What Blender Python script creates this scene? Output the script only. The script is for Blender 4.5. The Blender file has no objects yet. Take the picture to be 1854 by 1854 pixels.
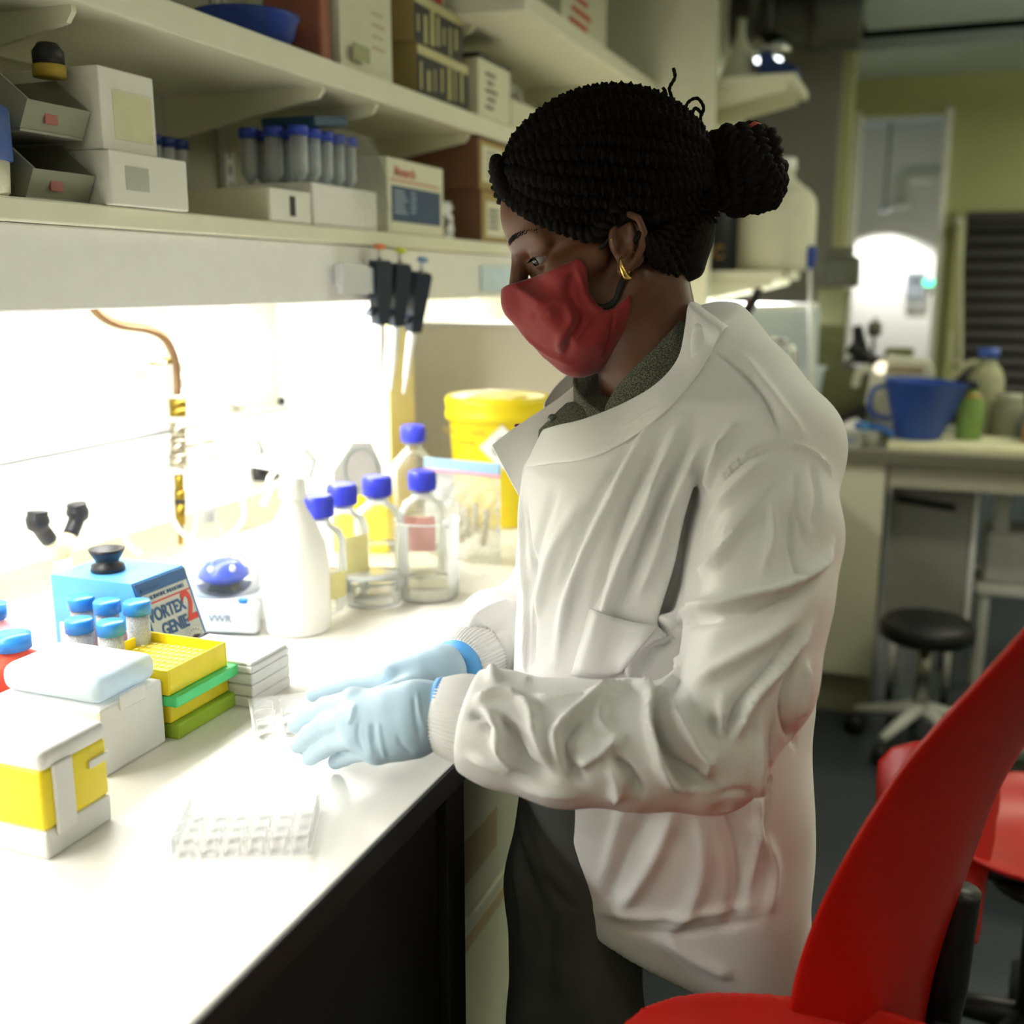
import bpy, bmesh, math, random
import numpy as np
from mathutils import Vector, Matrix
from mathutils.bvhtree import BVHTree

# ------------------------------------------------------------------ camera, world, lamps, exposure
SC = bpy.context.scene
COL = SC.collection
FPX, CAMH = 1950.0, 1.44
PIT, YAW = math.atan(412 / FPX), math.radians(20.95)
cam_d = bpy.data.cameras.new('camera')
cam = bpy.data.objects.new('camera', cam_d)
COL.objects.link(cam)
cam.location = (0, 0, CAMH)
cam.rotation_euler = (math.pi / 2 - PIT, 0, YAW)
cam_d.sensor_width = 36
cam_d.lens = 36 * FPX / 1854
cam_d.clip_start = 0.02
cam_d.dof.use_dof = True
cam_d.dof.focus_distance = 1.22
cam_d.dof.aperture_fstop = 2.8
SC.camera = cam
SC.view_settings.view_transform = 'Standard'
SC.view_settings.look = 'None'
SC.view_settings.gamma = 1.0
SC.view_settings.use_curve_mapping = False
SC.view_settings.exposure = 0.3
SC.cycles.transparent_max_bounces = 40
W = bpy.data.worlds.new('world')
SC.world = W
W.use_nodes = True
W.node_tree.nodes['Background'].inputs[0].default_value = (0.62, 0.66, 0.55, 1)
W.node_tree.nodes['Background'].inputs[1].default_value = 0.3
LAMP_SHELF = 18.0      # W, lamp under the reagent shelf
LAMP_CEIL = 8.0       # W, each ceiling panel
CEIL_COL = (1.0, 0.98, 0.74)

# ------------------------------------------------------------------ measuring: a photograph pixel to a place in the room
cp, sp, cy, sy = math.cos(PIT), math.sin(PIT), math.cos(YAW), math.sin(YAW)
def ray(px, py):
    u, v = px - 927, 927 - py
    h, w = FPX * cp + v * sp, -FPX * sp + v * cp
    return Vector((-sy * h + cy * u, cy * h + sy * u, w))
def P(px, py, x=None, y=None, z=None, d=None):
    r = ray(px, py)
    if x is not None: t = x / r.x
    elif y is not None: t = y / r.y
    elif d is not None: t = d / FPX
    else: t = (z - CAMH) / r.z
    return Vector((r.x * t, r.y * t, CAMH + r.z * t))

# ------------------------------------------------------------------ materials
def lin(h):
    h = h.lstrip('#')
    c = [int(h[i:i + 2], 16) / 255 for i in (0, 2, 4)]
    return tuple(((v + 0.055) / 1.055) ** 2.4 if v > 0.04045 else v / 12.92 for v in c)
MATS = {}
def M(name, col, rough=0.5, metal=0.0, trans=0.0, bump=0.0, scale=30.0, var=0.05, ior=1.45, alpha=1.0, emis=0.0, sss=0.0, spec=0.5, sheen=0.0, detail=3.0):
    if name in MATS: return MATS[name]
    m = bpy.data.materials.new(name)
    m.use_nodes = True
    nt = m.node_tree
    b = nt.nodes['Principled BSDF']
    c = lin(col) if isinstance(col, str) else col
    tc = nt.nodes.new('ShaderNodeTexCoord')
    nz = nt.nodes.new('ShaderNodeTexNoise')
    nz.inputs['Scale'].default_value = scale
    nz.inputs['Detail'].default_value = detail
    nt.links.new(tc.outputs['Object'], nz.inputs['Vector'])
    rp = nt.nodes.new('ShaderNodeValToRGB')
    rp.color_ramp.elements[0].position = 0.3
    rp.color_ramp.elements[1].position = 0.7
    rp.color_ramp.elements[0].color = tuple(v * (1 - var) for v in c) + (1,)
    rp.color_ramp.elements[1].color = tuple(min(1, v * (1 + var)) for v in c) + (1,)
    nt.links.new(nz.outputs['Fac'], rp.inputs['Fac'])
    nt.links.new(rp.outputs['Color'], b.inputs['Base Color'])
    b.inputs['Roughness'].default_value = rough
    b.inputs['Metallic'].default_value = metal
    b.inputs['IOR'].default_value = ior
    b.inputs['Transmission Weight'].default_value = trans
    b.inputs['Alpha'].default_value = alpha
    b.inputs['Specular IOR Level'].default_value = spec
    if sheen: b.inputs['Sheen Weight'].default_value = sheen
    if sss:
        b.inputs['Subsurface Weight'].default_value = sss
        b.inputs['Subsurface Radius'].default_value = (0.01, 0.004, 0.002)
        b.inputs['Subsurface Scale'].default_value = 0.5
    if emis:
        b.inputs['Emission Color'].default_value = c + (1,)
        b.inputs['Emission Strength'].default_value = emis
    if bump:
        bn = nt.nodes.new('ShaderNodeBump')
        bn.inputs['Strength'].default_value = bump
        bn.inputs['Distance'].default_value = 0.002
        nt.links.new(nz.outputs['Fac'], bn.inputs['Height'])
        nt.links.new(bn.outputs['Normal'], b.inputs['Normal'])
    MATS[name] = m
    return m
def speckle(name, c1, c2, scale, rough=0.9, lo=0.45, hi=0.6, bump=0.3):
    m = M(name, c1, rough, bump=bump, scale=scale)
    rp = [n for n in m.node_tree.nodes if n.type == 'VALTORGB'][0]
    rp.color_ramp.elements[0].position = lo
    rp.color_ramp.elements[1].position = hi
    rp.color_ramp.elements[0].color = lin(c1) + (1,)
    rp.color_ramp.elements[1].color = lin(c2) + (1,)
    return m

# ------------------------------------------------------------------ geometry
class G:
    """collects shapes, build() links them as ONE mesh object"""
    def __init__(s): s.v, s.f, s.sm = [], [], []
    def add(s, v, f, smooth=False, T=None):
        o = len(s.v)
        s.v += [tuple(T @ Vector(p)) if T is not None else tuple(p) for p in v]
        s.f += [tuple(i + o for i in q) for q in f]
        s.sm += [smooth] * len(f)
        return s
    def box(s, x0, x1, y0, y1, z0, z1, bev=0.0, seg=2, T=None):
        bm = bmesh.new()
        bmesh.ops.create_cube(bm, size=1)
        for v in bm.verts:
            v.co = ((x0 + x1) / 2 + v.co.x * (x1 - x0), (y0 + y1) / 2 + v.co.y * (y1 - y0), (z0 + z1) / 2 + v.co.z * (z1 - z0))
        if bev: bmesh.ops.bevel(bm, geom=bm.edges[:], offset=bev, segments=seg, affect='EDGES', profile=0.5)
        bm.verts.index_update()
        s.add([v.co.copy() for v in bm.verts], [[v.index for v in f.verts] for f in bm.faces], bev > 0 and seg > 2, T)
        bm.free()
        return s
    def lathe(s, prof, n=32, c=(0, 0, 0), T=None, sx=1.0, sy=1.0, smooth=True):
        v, f = [], []
        for r, z in prof:
            for k in range(n):
                a = 2 * math.pi * k / n
                v.append((c[0] + r * sx * math.cos(a), c[1] + r * sy * math.sin(a), c[2] + z))
        for j in range(len(prof) - 1):
            for k in range(n):
                f.append((j * n + k, j * n + (k + 1) % n, (j + 1) * n + (k + 1) % n, (j + 1) * n + k))
        if prof[0][0] > 1e-5: f.append(tuple(range(n))[::-1])
        if prof[-1][0] > 1e-5: f.append(tuple(range((len(prof) - 1) * n, len(prof) * n)))
        return s.add(v, f, smooth, T)
    def cyl(s, p0, p1, r0, r1=None, n=16, smooth=True):
        return s.tube([p0, p1], [r0, r0 if r1 is None else r1], n, smooth=smooth)
    def tube(s, pts, r, n=10, prof=None, twist=0.0, smooth=True, cap=True):
        pts = [Vector(p) for p in pts]
        if not hasattr(r, '__len__'): r = [r] * len(pts)
        v, f = [], []
        t0 = (pts[1] - pts[0]).normalized()
        up = Vector((0, 0, 1)) if abs(t0.z) < 0.9 else Vector((1, 0, 0))
        nrm = t0.cross(up).normalized()
        acc = 0.0
        for i, p in enumerate(pts):
            t = (pts[min(i + 1, len(pts) - 1)] - pts[max(i - 1, 0)])
            t = t.normalized() if t.length > 1e-9 else t0
            nrm = (nrm - t * nrm.dot(t))
            nrm = nrm.normalized() if nrm.length > 1e-6 else t.orthogonal().normalized()
            bn = t.cross(nrm)
            if i: acc += twist * (pts[i] - pts[i - 1]).length
            for k in range(n):
                a = 2 * math.pi * k / n
                q = r[i] * (prof(a) if prof else 1.0)
                v.append(p + (nrm * math.cos(a + acc) + bn * math.sin(a + acc)) * q)
        for j in range(len(pts) - 1):
            for k in range(n):
                f.append((j * n + k, j * n + (k + 1) % n, (j + 1) * n + (k + 1) % n, (j + 1) * n + k))
        if cap:
            f.append(tuple(range(n))[::-1])
            f.append(tuple(range((len(pts) - 1) * n, len(pts) * n)))
        return s.add(v, f, smooth)
    def prism(s, poly, h0, h1, axis='z', T=None):
        n = len(poly)
        def mk(a, b, h): return {'z': (a, b, h), 'x': (h, a, b), 'y': (a, h, b)}[axis]
        v = [mk(a, b, h0) for a, b in poly] + [mk(a, b, h1) for a, b in poly]
        f = [tuple(range(n))[::-1], tuple(range(n, 2 * n))] + [(k, (k + 1) % n, n + (k + 1) % n, n + k) for k in range(n)]
        return s.add(v, f, False, T)
    def loft(s, rows, closed=False, smooth=True):
        n = len(rows[0])
        v = [p for r in rows for p in r]
        f = []
        for j in range(len(rows) - 1):
            for k in range(n if closed else n - 1):
                f.append((j * n + k, j * n + (k + 1) % n, (j + 1) * n + (k + 1) % n, (j + 1) * n + k))
        return s.add(v, f, smooth)
    def mesh(s, name):
        me = bpy.data.meshes.new(name)
        me.from_pydata([tuple(p) for p in s.v], [], s.f)
        me.polygons.foreach_set('use_smooth', s.sm)
        bm = bmesh.new(); bm.from_mesh(me)
        bmesh.ops.recalc_face_normals(bm, faces=bm.faces[:])
        bm.to_mesh(me); bm.free()
        return me
    def build(s, name, mat, parent=None, loc=None, rot=None, solid=0.0, sub=0, label=None):
        return link(name, s.mesh(name), mat, parent, loc, rot, solid, sub, label)
def link(name, me, mat, parent=None, loc=None, rot=None, solid=0.0, sub=0, label=None):
    o = bpy.data.objects.new(name, me)
    COL.objects.link(o)
    if mat and not me.materials: me.materials.append(mat)
    o.parent = parent
    if loc is not None: o.location = loc
    if rot is not None: o.rotation_euler = rot
    if solid:
        md = o.modifiers.new('thickness', 'SOLIDIFY'); md.thickness = solid; md.offset = 0
    if sub:
        md = o.modifiers.new('smooth', 'SUBSURF'); md.levels = sub; md.render_levels = sub
    if label: o['label'] = label
    return o
def tag(o, label, cat, group=None):
    o['label'] = label; o['category'] = cat
    if group: o['group'] = group
    return o
def thing(name, label, cat, loc=(0, 0, 0), rz=0.0, group=None):
    o = bpy.data.objects.new(name, None)
    COL.objects.link(o)
    o.empty_display_size = 0.05
    o.location = loc; o.rotation_euler = (0, 0, rz)
    return tag(o, label, cat, group)
def struct(o, label=None):
    o['kind'] = 'structure'
    if label: o['label'] = label
    return o
def dup(root, loc, rz=None, label=None):
    r = root.copy(); COL.objects.link(r)
    r.location = loc
    if rz is not None: r.rotation_euler = (0, 0, rz)
    if label: r['label'] = label
    for ch in list(root.children):
        c = ch.copy(); COL.objects.link(c); c.parent = r
        for g in list(ch.children):
            d = g.copy(); COL.objects.link(d); d.parent = c
    return r
def text(name, body, size, mat, parent, loc, rot, depth=0.0006, align='CENTER', bold=0.0, shear=0.0, sx=1.0):
    cu = bpy.data.curves.new(name, 'FONT')
    cu.body = body; cu.size = size; cu.extrude = depth; cu.align_x = align; cu.align_y = 'CENTER'; cu.offset = bold; cu.shear = shear
    o = bpy.data.objects.new(name, cu)
    COL.objects.link(o)
    o.parent = parent; o.location = loc; o.rotation_euler = rot; o.scale = (sx, 1, 1)
    dg = bpy.context.evaluated_depsgraph_get()
    me = bpy.data.meshes.new_from_object(o.evaluated_get(dg))
    bpy.data.objects.remove(o)
    o = bpy.data.objects.new(name, me); COL.objects.link(o)
    o.parent = parent; o.location = loc; o.rotation_euler = rot; o.scale = (sx, 1, 1)
    me.materials.clear(); me.materials.append(mat)
    return o
def spline(pts, n=8):
    """Catmull-Rom through pts"""
    pts = [Vector(p) for p in pts]
    out = []
    for i in range(len(pts) - 1):
        p0, p1, p2, p3 = pts[max(i - 1, 0)], pts[i], pts[i + 1], pts[min(i + 2, len(pts) - 1)]
        for k in range(n):
            t = k / n
            out.append(0.5 * ((2 * p1) + (p2 - p0) * t + (2 * p0 - 5 * p1 + 4 * p2 - p3) * t * t + (3 * p1 - p0 - 3 * p2 + p3) * t ** 3))
    out.append(pts[-1])
    return out

# ------------------------------------------------------------------ implicit surfaces (for bodies, cloth and moulded shells)
def smin(a, b, k):
    h = np.clip(0.5 + 0.5 * (b - a) / k, 0, 1)
    return b + (a - b) * h - k * h * (1 - h)
def smax(a, b, k): return -smin(-a, -b, k)
def s_ell(p, c, r):
    q = [(p[i] - c[i]) / r[i] for i in range(3)]
    k0 = np.sqrt(q[0] ** 2 + q[1] ** 2 + q[2] ** 2)
    k1 = np.sqrt((q[0] / r[0]) ** 2 + (q[1] / r[1]) ** 2 + (q[2] / r[2]) ** 2) + 1e-9
    return k0 * (k0 - 1) / k1
def s_cone(p, a, b, ra, rb):
    ab = [b[i] - a[i] for i in range(3)]
    L = sum(v * v for v in ab) + 1e-12
    t = np.clip(sum((p[i] - a[i]) * ab[i] for i in range(3)) / L, 0, 1)
    return np.sqrt(sum((p[i] - a[i] - ab[i] * t) ** 2 for i in range(3))) - (ra + (rb - ra) * t)
def s_chain(p, pts, k=0.0):
    d = None
    for (a, ra), (b, rb) in zip(pts[:-1], pts[1:]):
        e = s_cone(p, a, b, ra, rb)
        d = e if d is None else (smin(d, e, k) if k else np.minimum(d, e))
    return d
def s_poly(x, y, poly):
    """signed distance to a closed 2-D polygon"""
    n = len(poly)
    d = np.full_like(x, 1e9); sgn = np.ones_like(x)
    for i in range(n):
        (ax, ay), (bx, by) = poly[i], poly[i - 1]
        ex, ey = bx - ax, by - ay
        wx, wy = x - ax, y - ay
        t = np.clip((wx * ex + wy * ey) / (ex * ex + ey * ey + 1e-12), 0, 1)
        d = np.minimum(d, (wx - ex * t) ** 2 + (wy - ey * t) ** 2)
        c1, c2, c3 = y >= ay, y < by, ex * wy > ey * wx
        sgn = np.where((c1 & c2 & c3) | (~c1 & ~c2 & ~c3), -sgn, sgn)
    return sgn * np.sqrt(d)
def nets(fn, lo, hi, h, smooth=1):
    """naive surface nets of fn<0 inside the box lo..hi: (verts, quads)"""
    ax = [np.arange(lo[i], hi[i] + h, h, dtype=np.float32) for i in range(3)]
    p = np.meshgrid(*ax, indexing='ij')
    d = np.asarray(fn(p), dtype=np.float32)
    d[0], d[-1] = np.maximum(d[0], h), np.maximum(d[-1], h)
    d[:, 0], d[:, -1] = np.maximum(d[:, 0], h), np.maximum(d[:, -1], h)
    d[:, :, 0], d[:, :, -1] = np.maximum(d[:, :, 0], h), np.maximum(d[:, :, -1], h)
    del p
    ins = d < 0
    nx, ny, nz = d.shape
    cnt = np.zeros((nx - 1, ny - 1, nz - 1), np.int8)
    for i in (0, 1):
        for j in (0, 1):
            for k in (0, 1):
                cnt += ins[i:nx - 1 + i, j:ny - 1 + j, k:nz - 1 + k]
    act = (cnt > 0) & (cnt < 8)
    idx = np.full(act.shape, -1, np.int64)
    ci = np.argwhere(act)
    idx[act] = np.arange(len(ci))
    pos = np.zeros((len(ci), 3)); num = np.zeros(len(ci))
    cor = [(i, j, k) for i in (0, 1) for j in (0, 1) for k in (0, 1)]
    val = {c: d[ci[:, 0] + c[0], ci[:, 1] + c[1], ci[:, 2] + c[2]].astype(float) for c in cor}
    for a in cor:
        for b in cor:
            if a < b and sum(abs(a[i] - b[i]) for i in range(3)) == 1:
                va, vb = val[a], val[b]
                m = (va < 0) != (vb < 0)
                t = np.where(m, va / np.where(m, va - vb, 1), 0)
                e = np.array(a)[None] + t[:, None] * (np.array(b) - np.array(a))[None]
                pos += e * m[:, None]; num += m
    v = (ci + pos / num[:, None]) * h + np.array(lo)[None]
    quads = []
    for axn in range(3):
        sl0 = [slice(1, -1)] * 3; sl1 = [slice(1, -1)] * 3
        sl0[axn] = slice(0, -1); sl1[axn] = slice(1, None)
        a, b = ins[tuple(sl0)], ins[tuple(sl1)]
        e = np.argwhere(a != b)
        fl = a[a != b]
        off = np.ones(3, int); off[axn] = 0
        e = e + off
        u, w = (axn + 1) % 3, (axn + 2) % 3
        du = np.zeros(3, int); du[u] = 1
        dw = np.zeros(3, int); dw[w] = 1
        q = np.stack([idx[tuple((e - du - dw).T)], idx[tuple((e - dw).T)], idx[tuple(e.T)], idx[tuple((e - du).T)]], 1)
        q[~fl] = q[~fl][:, ::-1]
        quads.append(q)
    q = np.concatenate(quads)
    q = q[(q >= 0).all(1)]
    for _ in range(smooth): v = relax(v, q, 0.5)
    return v, q
def relax(v, q, w=0.5):
    acc = np.zeros_like(v); n = np.zeros(len(v))
    for i in range(4):
        a, b = q[:, i], q[:, (i + 1) % 4]
        for c in range(3): acc[:, c] += np.bincount(a, v[b, c], len(v)) + np.bincount(b, v[a, c], len(v))
        n += np.bincount(a, minlength=len(v)) + np.bincount(b, minlength=len(v))
    return v + (acc / np.maximum(n, 1)[:, None] - v) * w
def vnormals(v, q):
    n = np.cross(v[q[:, 2]] - v[q[:, 0]], v[q[:, 3]] - v[q[:, 1]])
    out = np.zeros_like(v)
    for i in range(4):
        for c in range(3): out[:, c] += np.bincount(q[:, i], n[:, c], len(v))
    return out / (np.linalg.norm(out, axis=1)[:, None] + 1e-12)
def qmesh(name, v, q):
    me = bpy.data.meshes.new(name)
    me.vertices.add(len(v)); me.vertices.foreach_set('co', np.asarray(v, np.float32).ravel())
    me.loops.add(q.size); me.loops.foreach_set('vertex_index', q.astype(np.int32).ravel())
    me.polygons.add(len(q))
    me.polygons.foreach_set('loop_start', np.arange(0, q.size, 4, dtype=np.int32))
    me.update(calc_edges=True); me.validate()
    me.polygons.foreach_set('use_smooth', np.ones(len(me.polygons), bool))
    me.update()
    return me
def strokes(v, q, lst):
    """press folds into a surface: each is (photo pixels, width px, height m); the pixels are carried to the surface they show"""
    bvh = BVHTree.FromPolygons([tuple(x) for x in v], [tuple(int(i) for i in r) for r in q])
    n = vnormals(v, q)
    eye = np.array([0, 0, CAMH])
    face = np.clip(np.sum((eye[None] - v) * n, 1) / (np.linalg.norm(eye[None] - v, axis=1)) * 3 + 0.6, 0, 1)
    disp = np.zeros(len(v))
    for pts, wpx, hh in lst:
        sm = spline([Vector((a, b, 0)) for a, b in pts], 6)
        hit = []
        for s in sm:
            r = ray(s.x, s.y).normalized()
            loc, _, _, dist = bvh.ray_cast(Vector((0, 0, CAMH)), r)
            if loc is not None: hit.append(np.array(loc))
        if len(hit) < 2: continue
        hit = np.array(hit)
        w = wpx / FPX * np.linalg.norm(hit.mean(0) - eye)
        lo, hi = hit.min(0) - 3 * w, hit.max(0) + 3 * w
        sel = np.where(((v > lo) & (v < hi)).all(1))[0]
        if not len(sel): continue
        dmin = np.full(len(sel), 1e9); tt = np.zeros(len(sel))
        nseg = len(hit) - 1
        for i in range(nseg):
            a, b = hit[i], hit[i + 1]
            if np.linalg.norm(b - a) > 0.12: continue
            t = np.clip(((v[sel] - a) @ (b - a)) / (np.dot(b - a, b - a) + 1e-12), 0, 1)
            dd = np.linalg.norm(v[sel] - a - t[:, None] * (b - a)[None], axis=1)
            m = dd < dmin
            dmin[m] = dd[m]; tt[m] = (i + t[m]) / nseg
        taper = np.clip(np.minimum(tt, 1 - tt) * 5, 0.15, 1)
        disp[sel] += hh * np.exp(-(dmin / w) ** 2) * taper
    return v + n * (disp * face)[:, None]
# ------------------------------------------------------------------ the room
BZ = 0.92                                   # bench height
m_wall = M('painted_wall', '#e9e8cf', 0.7, bump=0.05, scale=60, var=0.02)
m_wallw = M('white_wall', '#f2f1ea', 0.6, bump=0.04, scale=60, var=0.02)
m_wallg = M('green_wall', '#adb07c', 0.75, bump=0.05, scale=50, var=0.03)
m_grey = M('grey_column_paint', '#77766d', 0.7, var=0.03, scale=20)
m_ceil = M('ceiling_panel_grey', '#b4bfc1', 0.8, var=0.04, scale=6)
m_dark = M('dark_void', '#171818', 0.8)
m_floor = speckle('vinyl_floor', '#33383c', '#3d4449', 90, 0.42, 0.35, 0.65, 0.02)
m_shelf = M('shelf_laminate', '#e6e5cc', 0.45, var=0.02, scale=12)
m_white = M('white_plastic', '#eeeeea', 0.4, var=0.02)
m_whitem = M('white_enamel', '#e4e5dd', 0.35, var=0.02)
m_top = M('bench_laminate', '#f3efe6', 0.3, var=0.03, scale=8)
m_black = M('black_laminate', '#262726', 0.5, var=0.08, scale=14)
m_blackp = M('black_plastic', '#1b1c1e', 0.45)
m_alu = M('aluminium_strip', '#a39a92', 0.35, metal=0.7)
m_steel = M('steel', '#b9b9b4', 0.25, metal=1.0)

def bx(name, x0, x1, y0, y1, z0, z1, mat, parent=None, bev=0.0, label=None):
    g = G().box(x0, x1, y0, y1, z0, z1, bev)
    return g.build(name, mat, parent, label=label)
struct(bx('floor', -1.6, 2.6, -1.9, 8.2, -0.1, 0, m_floor), 'dark blue grey vinyl floor')
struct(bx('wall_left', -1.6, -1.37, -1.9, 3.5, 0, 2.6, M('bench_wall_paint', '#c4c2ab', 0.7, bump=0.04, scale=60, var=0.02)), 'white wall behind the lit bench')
struct(bx('wall_end', -1.6, -0.745, 3.5, 6.0, 0, 2.6, m_wall), 'cream wall at the end of the shelves')
struct(bx('trim_1', -0.745, -0.675, 3.5, 3.55, 0, 2.6, m_shelf), 'cream upright at the wall corner')
struct(bx('wall_right', 2.6, 2.7, -1.9, 8.2, 0, 2.6, m_wall))
struct(bx('wall_front', -1.6, 2.6, -2.0, -1.9, 0, 2.6, m_wall))
col = struct(bx('wall_column', -0.745, -0.385, 4.5, 4.85, 0, 2.6, m_grey), 'grey square column')
struct(bx('trim_2', -0.385, -0.345, 4.58, 4.7, 0, 2.6, m_wallg), 'green edge of the column')
# back wall with the tall opening and the blind window
wb = struct(bx('wall_back', -0.75, -0.43, 6.0, 6.12, 0, 2.6, m_wallg), 'yellow green back wall')
bx('wall_panel', 0.03, 0.13, 6.0, 6.12, 0, 2.6, m_wallg, wb)
bx('wall_panel', -0.43, 0.03, 6.0, 6.12, 2.27, 2.6, m_wallg, wb)
bx('wall_panel', 0.13, 2.6, 6.0, 6.12, 1.78, 2.6, m_wallg, wb)
bx('wall_panel', 0.13, 2.6, 6.0, 6.12, 0, 0.7, M('grey_blue_dado', '#59636b', 0.7), wb)
wn = bpy.data.objects.new('window_1', None); COL.objects.link(wn); struct(wn, 'dark window behind black slatted blind')
wn.location = (0.13, 5.97, 0.7)
bx('pane', 0, 2.47, 0.06, 0.08, 0, 1.08, M('dark_glass', '#20221f', 0.15), wn)
sl = G().box(0, 2.47, -0.012, 0.012, -0.002, 0.042, 0.002).mesh('slat')
m_slat = M('black_slat', '#2b2b28', 0.45)
for k in range(16):
    link('slat', sl, m_slat, wn, (0.0, 0, 0.012 + k * 0.066), (math.radians(-14), 0, 0))
bx('blind_header', 0, 2.47, -0.03, 0.03, 1.045, 1.09, m_slat, wn)
bx('window_frame', -0.05, 0.0, -0.02, 0.06, -0.02, 1.1, m_wallg, wn)
# the lit passage behind the opening
struct(bx('wall_passage', -1.3, 1.0, 7.9, 8.0, 0, 2.6, m_wallw), 'white wall of the passage beyond the opening')
struct(bx('trim_3', -0.43, -0.40, 5.97, 6.13, 0, 2.29, m_wallw))
struct(bx('trim_4', 0.0, 0.03, 5.97, 6.13, 0, 2.29, m_wallw))
struct(bx('wall_passage_side', 0.18, 0.25, 6.12, 7.9, 0, 2.6, m_wallw))
# ceiling: panels with a dark service slot
ce = struct(bx('ceiling', -1.6, 2.6, -1.9, 8.2, 2.62, 2.7, m_dark))
for y0, y1 in ((-1.9, 0.0), (0.02, 1.5), (1.52, 3.0), (3.02, 4.9), (5.3, 6.0), (6.12, 8.2)):
    bx('ceiling_panel', -0.33 if 3 < y0 < 4 else -1.6, 2.6, y0, y1, 2.45, 2.5, m_ceil, ce)
bx('ceiling_panel', -1.6, -0.62, 3.02, 3.5, 2.45, 2.5, m_ceil, ce)

# ceiling lamps
def ceiling_light(x, y, label, w=1.2, d=0.3, power=LAMP_CEIL, rz=0.0, z=2.32, up=0.35):
    t = thing('ceiling_light', label, 'ceiling light', (x, y, z), rz, 'fluorescent ceiling panels')
    G().box(-w / 2 - 0.03, w / 2 + 0.03, -d / 2 - 0.03, d / 2 + 0.03, -0.03, 0.0, 0.004).build('frame', m_whitem, t)
    G().box(-w / 2, w / 2, -d / 2, d / 2, -0.034, -0.031).build('diffuser', M('lamp_diffuser', (1.0, 0.97, 0.8), 0.5, emis=3.0), t)
    L = bpy.data.lights.new('ceiling_lamp', 'AREA'); L.shape = 'RECTANGLE'; L.size = w; L.size_y = d; L.energy = power; L.color = CEIL_COL
    lo = bpy.data.objects.new('ceiling_lamp', L); COL.objects.link(lo); lo.parent = t; lo.location = (0, 0, -0.04)
    L = bpy.data.lights.new('ceiling_fill_up', 'AREA'); L.shape = 'RECTANGLE'; L.size = w; L.size_y = d; L.energy = power * up; L.color = (1.0, 0.99, 0.88)  # upward fill added to brighten the dark ceiling
    lo = bpy.data.objects.new('ceiling_fill_up', L); COL.objects.link(lo); lo.parent = t; lo.location = (0, 0, 0.01); lo.rotation_euler = (math.pi, 0, 0)
    for a in (-w * 0.4, w * 0.4): G().tube([(a, 0, 0), (a, 0, 0.13)], 0.004, 8).build('hanger', m_whitem, t)
ceiling_light(1.3, 0.9, 'fluorescent ceiling panel over the aisle near the red chairs', power=LAMP_CEIL * 0.28)
ceiling_light(0.75, 2.4, 'fluorescent ceiling panel over the aisle behind the person')
ceiling_light(-0.3, -0.8, 'fluorescent ceiling panel over the bench start', power=LAMP_CEIL * 0.08)
ceiling_light(1.2, 4.0, 'fluorescent ceiling panel over the far bench', power=LAMP_CEIL * 1.25, up=0.9)
ceiling_light(1.9, 5.5, 'fluorescent ceiling panel before the slatted blind', power=LAMP_CEIL * 2.2, d=0.2, up=0.6)
# passage downlight that washes the white wall
dl = thing('pendant_lamp', 'small pendant lamp hanging in the lit passage', 'lamp', (-0.33, 7.6, 1.9))
G().tube([(0, 0, 0.6), (0, 0, 0.06)], 0.008).build('rod', m_grey, dl)
G().lathe([(0.012, 0.07), (0.03, 0.05), (0.045, 0.0), (0.04, 0.0), (0.0, 0.04)], 20).build('shade', M('pendant_shade', '#cfd4d6', 0.3, metal=0.5), dl)
L = bpy.data.lights.new('pendant_spot', 'SPOT'); L.energy = 30; L.spot_size = math.radians(120); L.spot_blend = 0.35; L.color = (1, 0.98, 0.95); L.shadow_soft_size = 0.03
lo = bpy.data.objects.new('pendant_spot', L); COL.objects.link(lo); lo.parent = dl; lo.location = (0, 0, -0.03); lo.rotation_euler = (math.radians(12), 0, 0)
pp = thing('white_pipe', 'white elbow pipe hanging in the lit passage', 'pipe', tuple(P(1640, 330, y=7.3)))
G().tube(spline([(-0.03, 0, -0.12), (-0.03, 0, 0.0), (0.0, 0, 0.04), (0.06, 0, 0.05), (0.385, 0, 0.05)], 5), 0.05, 14).build('pipe', m_whitem, pp)
G().cyl((-0.03, 0, -0.15), (-0.03, 0, -0.1), 0.055).build('collar', m_whitem, pp)
ex = thing('exit_light', 'small green lit indicator on the passage wall', 'light', tuple(P(1686, 511, y=7.88)))
G().box(-0.06, 0.06, -0.015, 0.01, -0.03, 0.03, 0.004).build('housing', m_whitem, ex)
G().box(-0.045, 0.045, -0.02, -0.015, -0.02, 0.02).build('lens', M('green_lens', (0.05, 0.9, 0.45), 0.4, emis=2.5), ex)
nt_ = thing('wall_panel_box', 'grey keypad box on the passage wall below the green indicator', 'keypad', tuple(P(1657, 514, y=7.88)))
G().box(-0.06, 0.06, -0.02, 0.01, -0.1, 0.08, 0.006).build('housing', M('keypad_grey', '#8f979b', 0.5), nt_)
G().box(-0.04, 0.04, -0.024, -0.02, 0.0, 0.06).build('screen', M('keypad_dark', '#6a7377', 0.3), nt_)
nb = thing('wall_notice', 'small grey notice plate on the passage wall', 'notice', tuple(P(1655, 552, y=7.88)))
G().box(-0.06, 0.06, -0.01, 0.01, -0.02, 0.02, 0.003).build('plate', M('notice_grey', '#a8aaa6', 0.5), nb)

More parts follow.
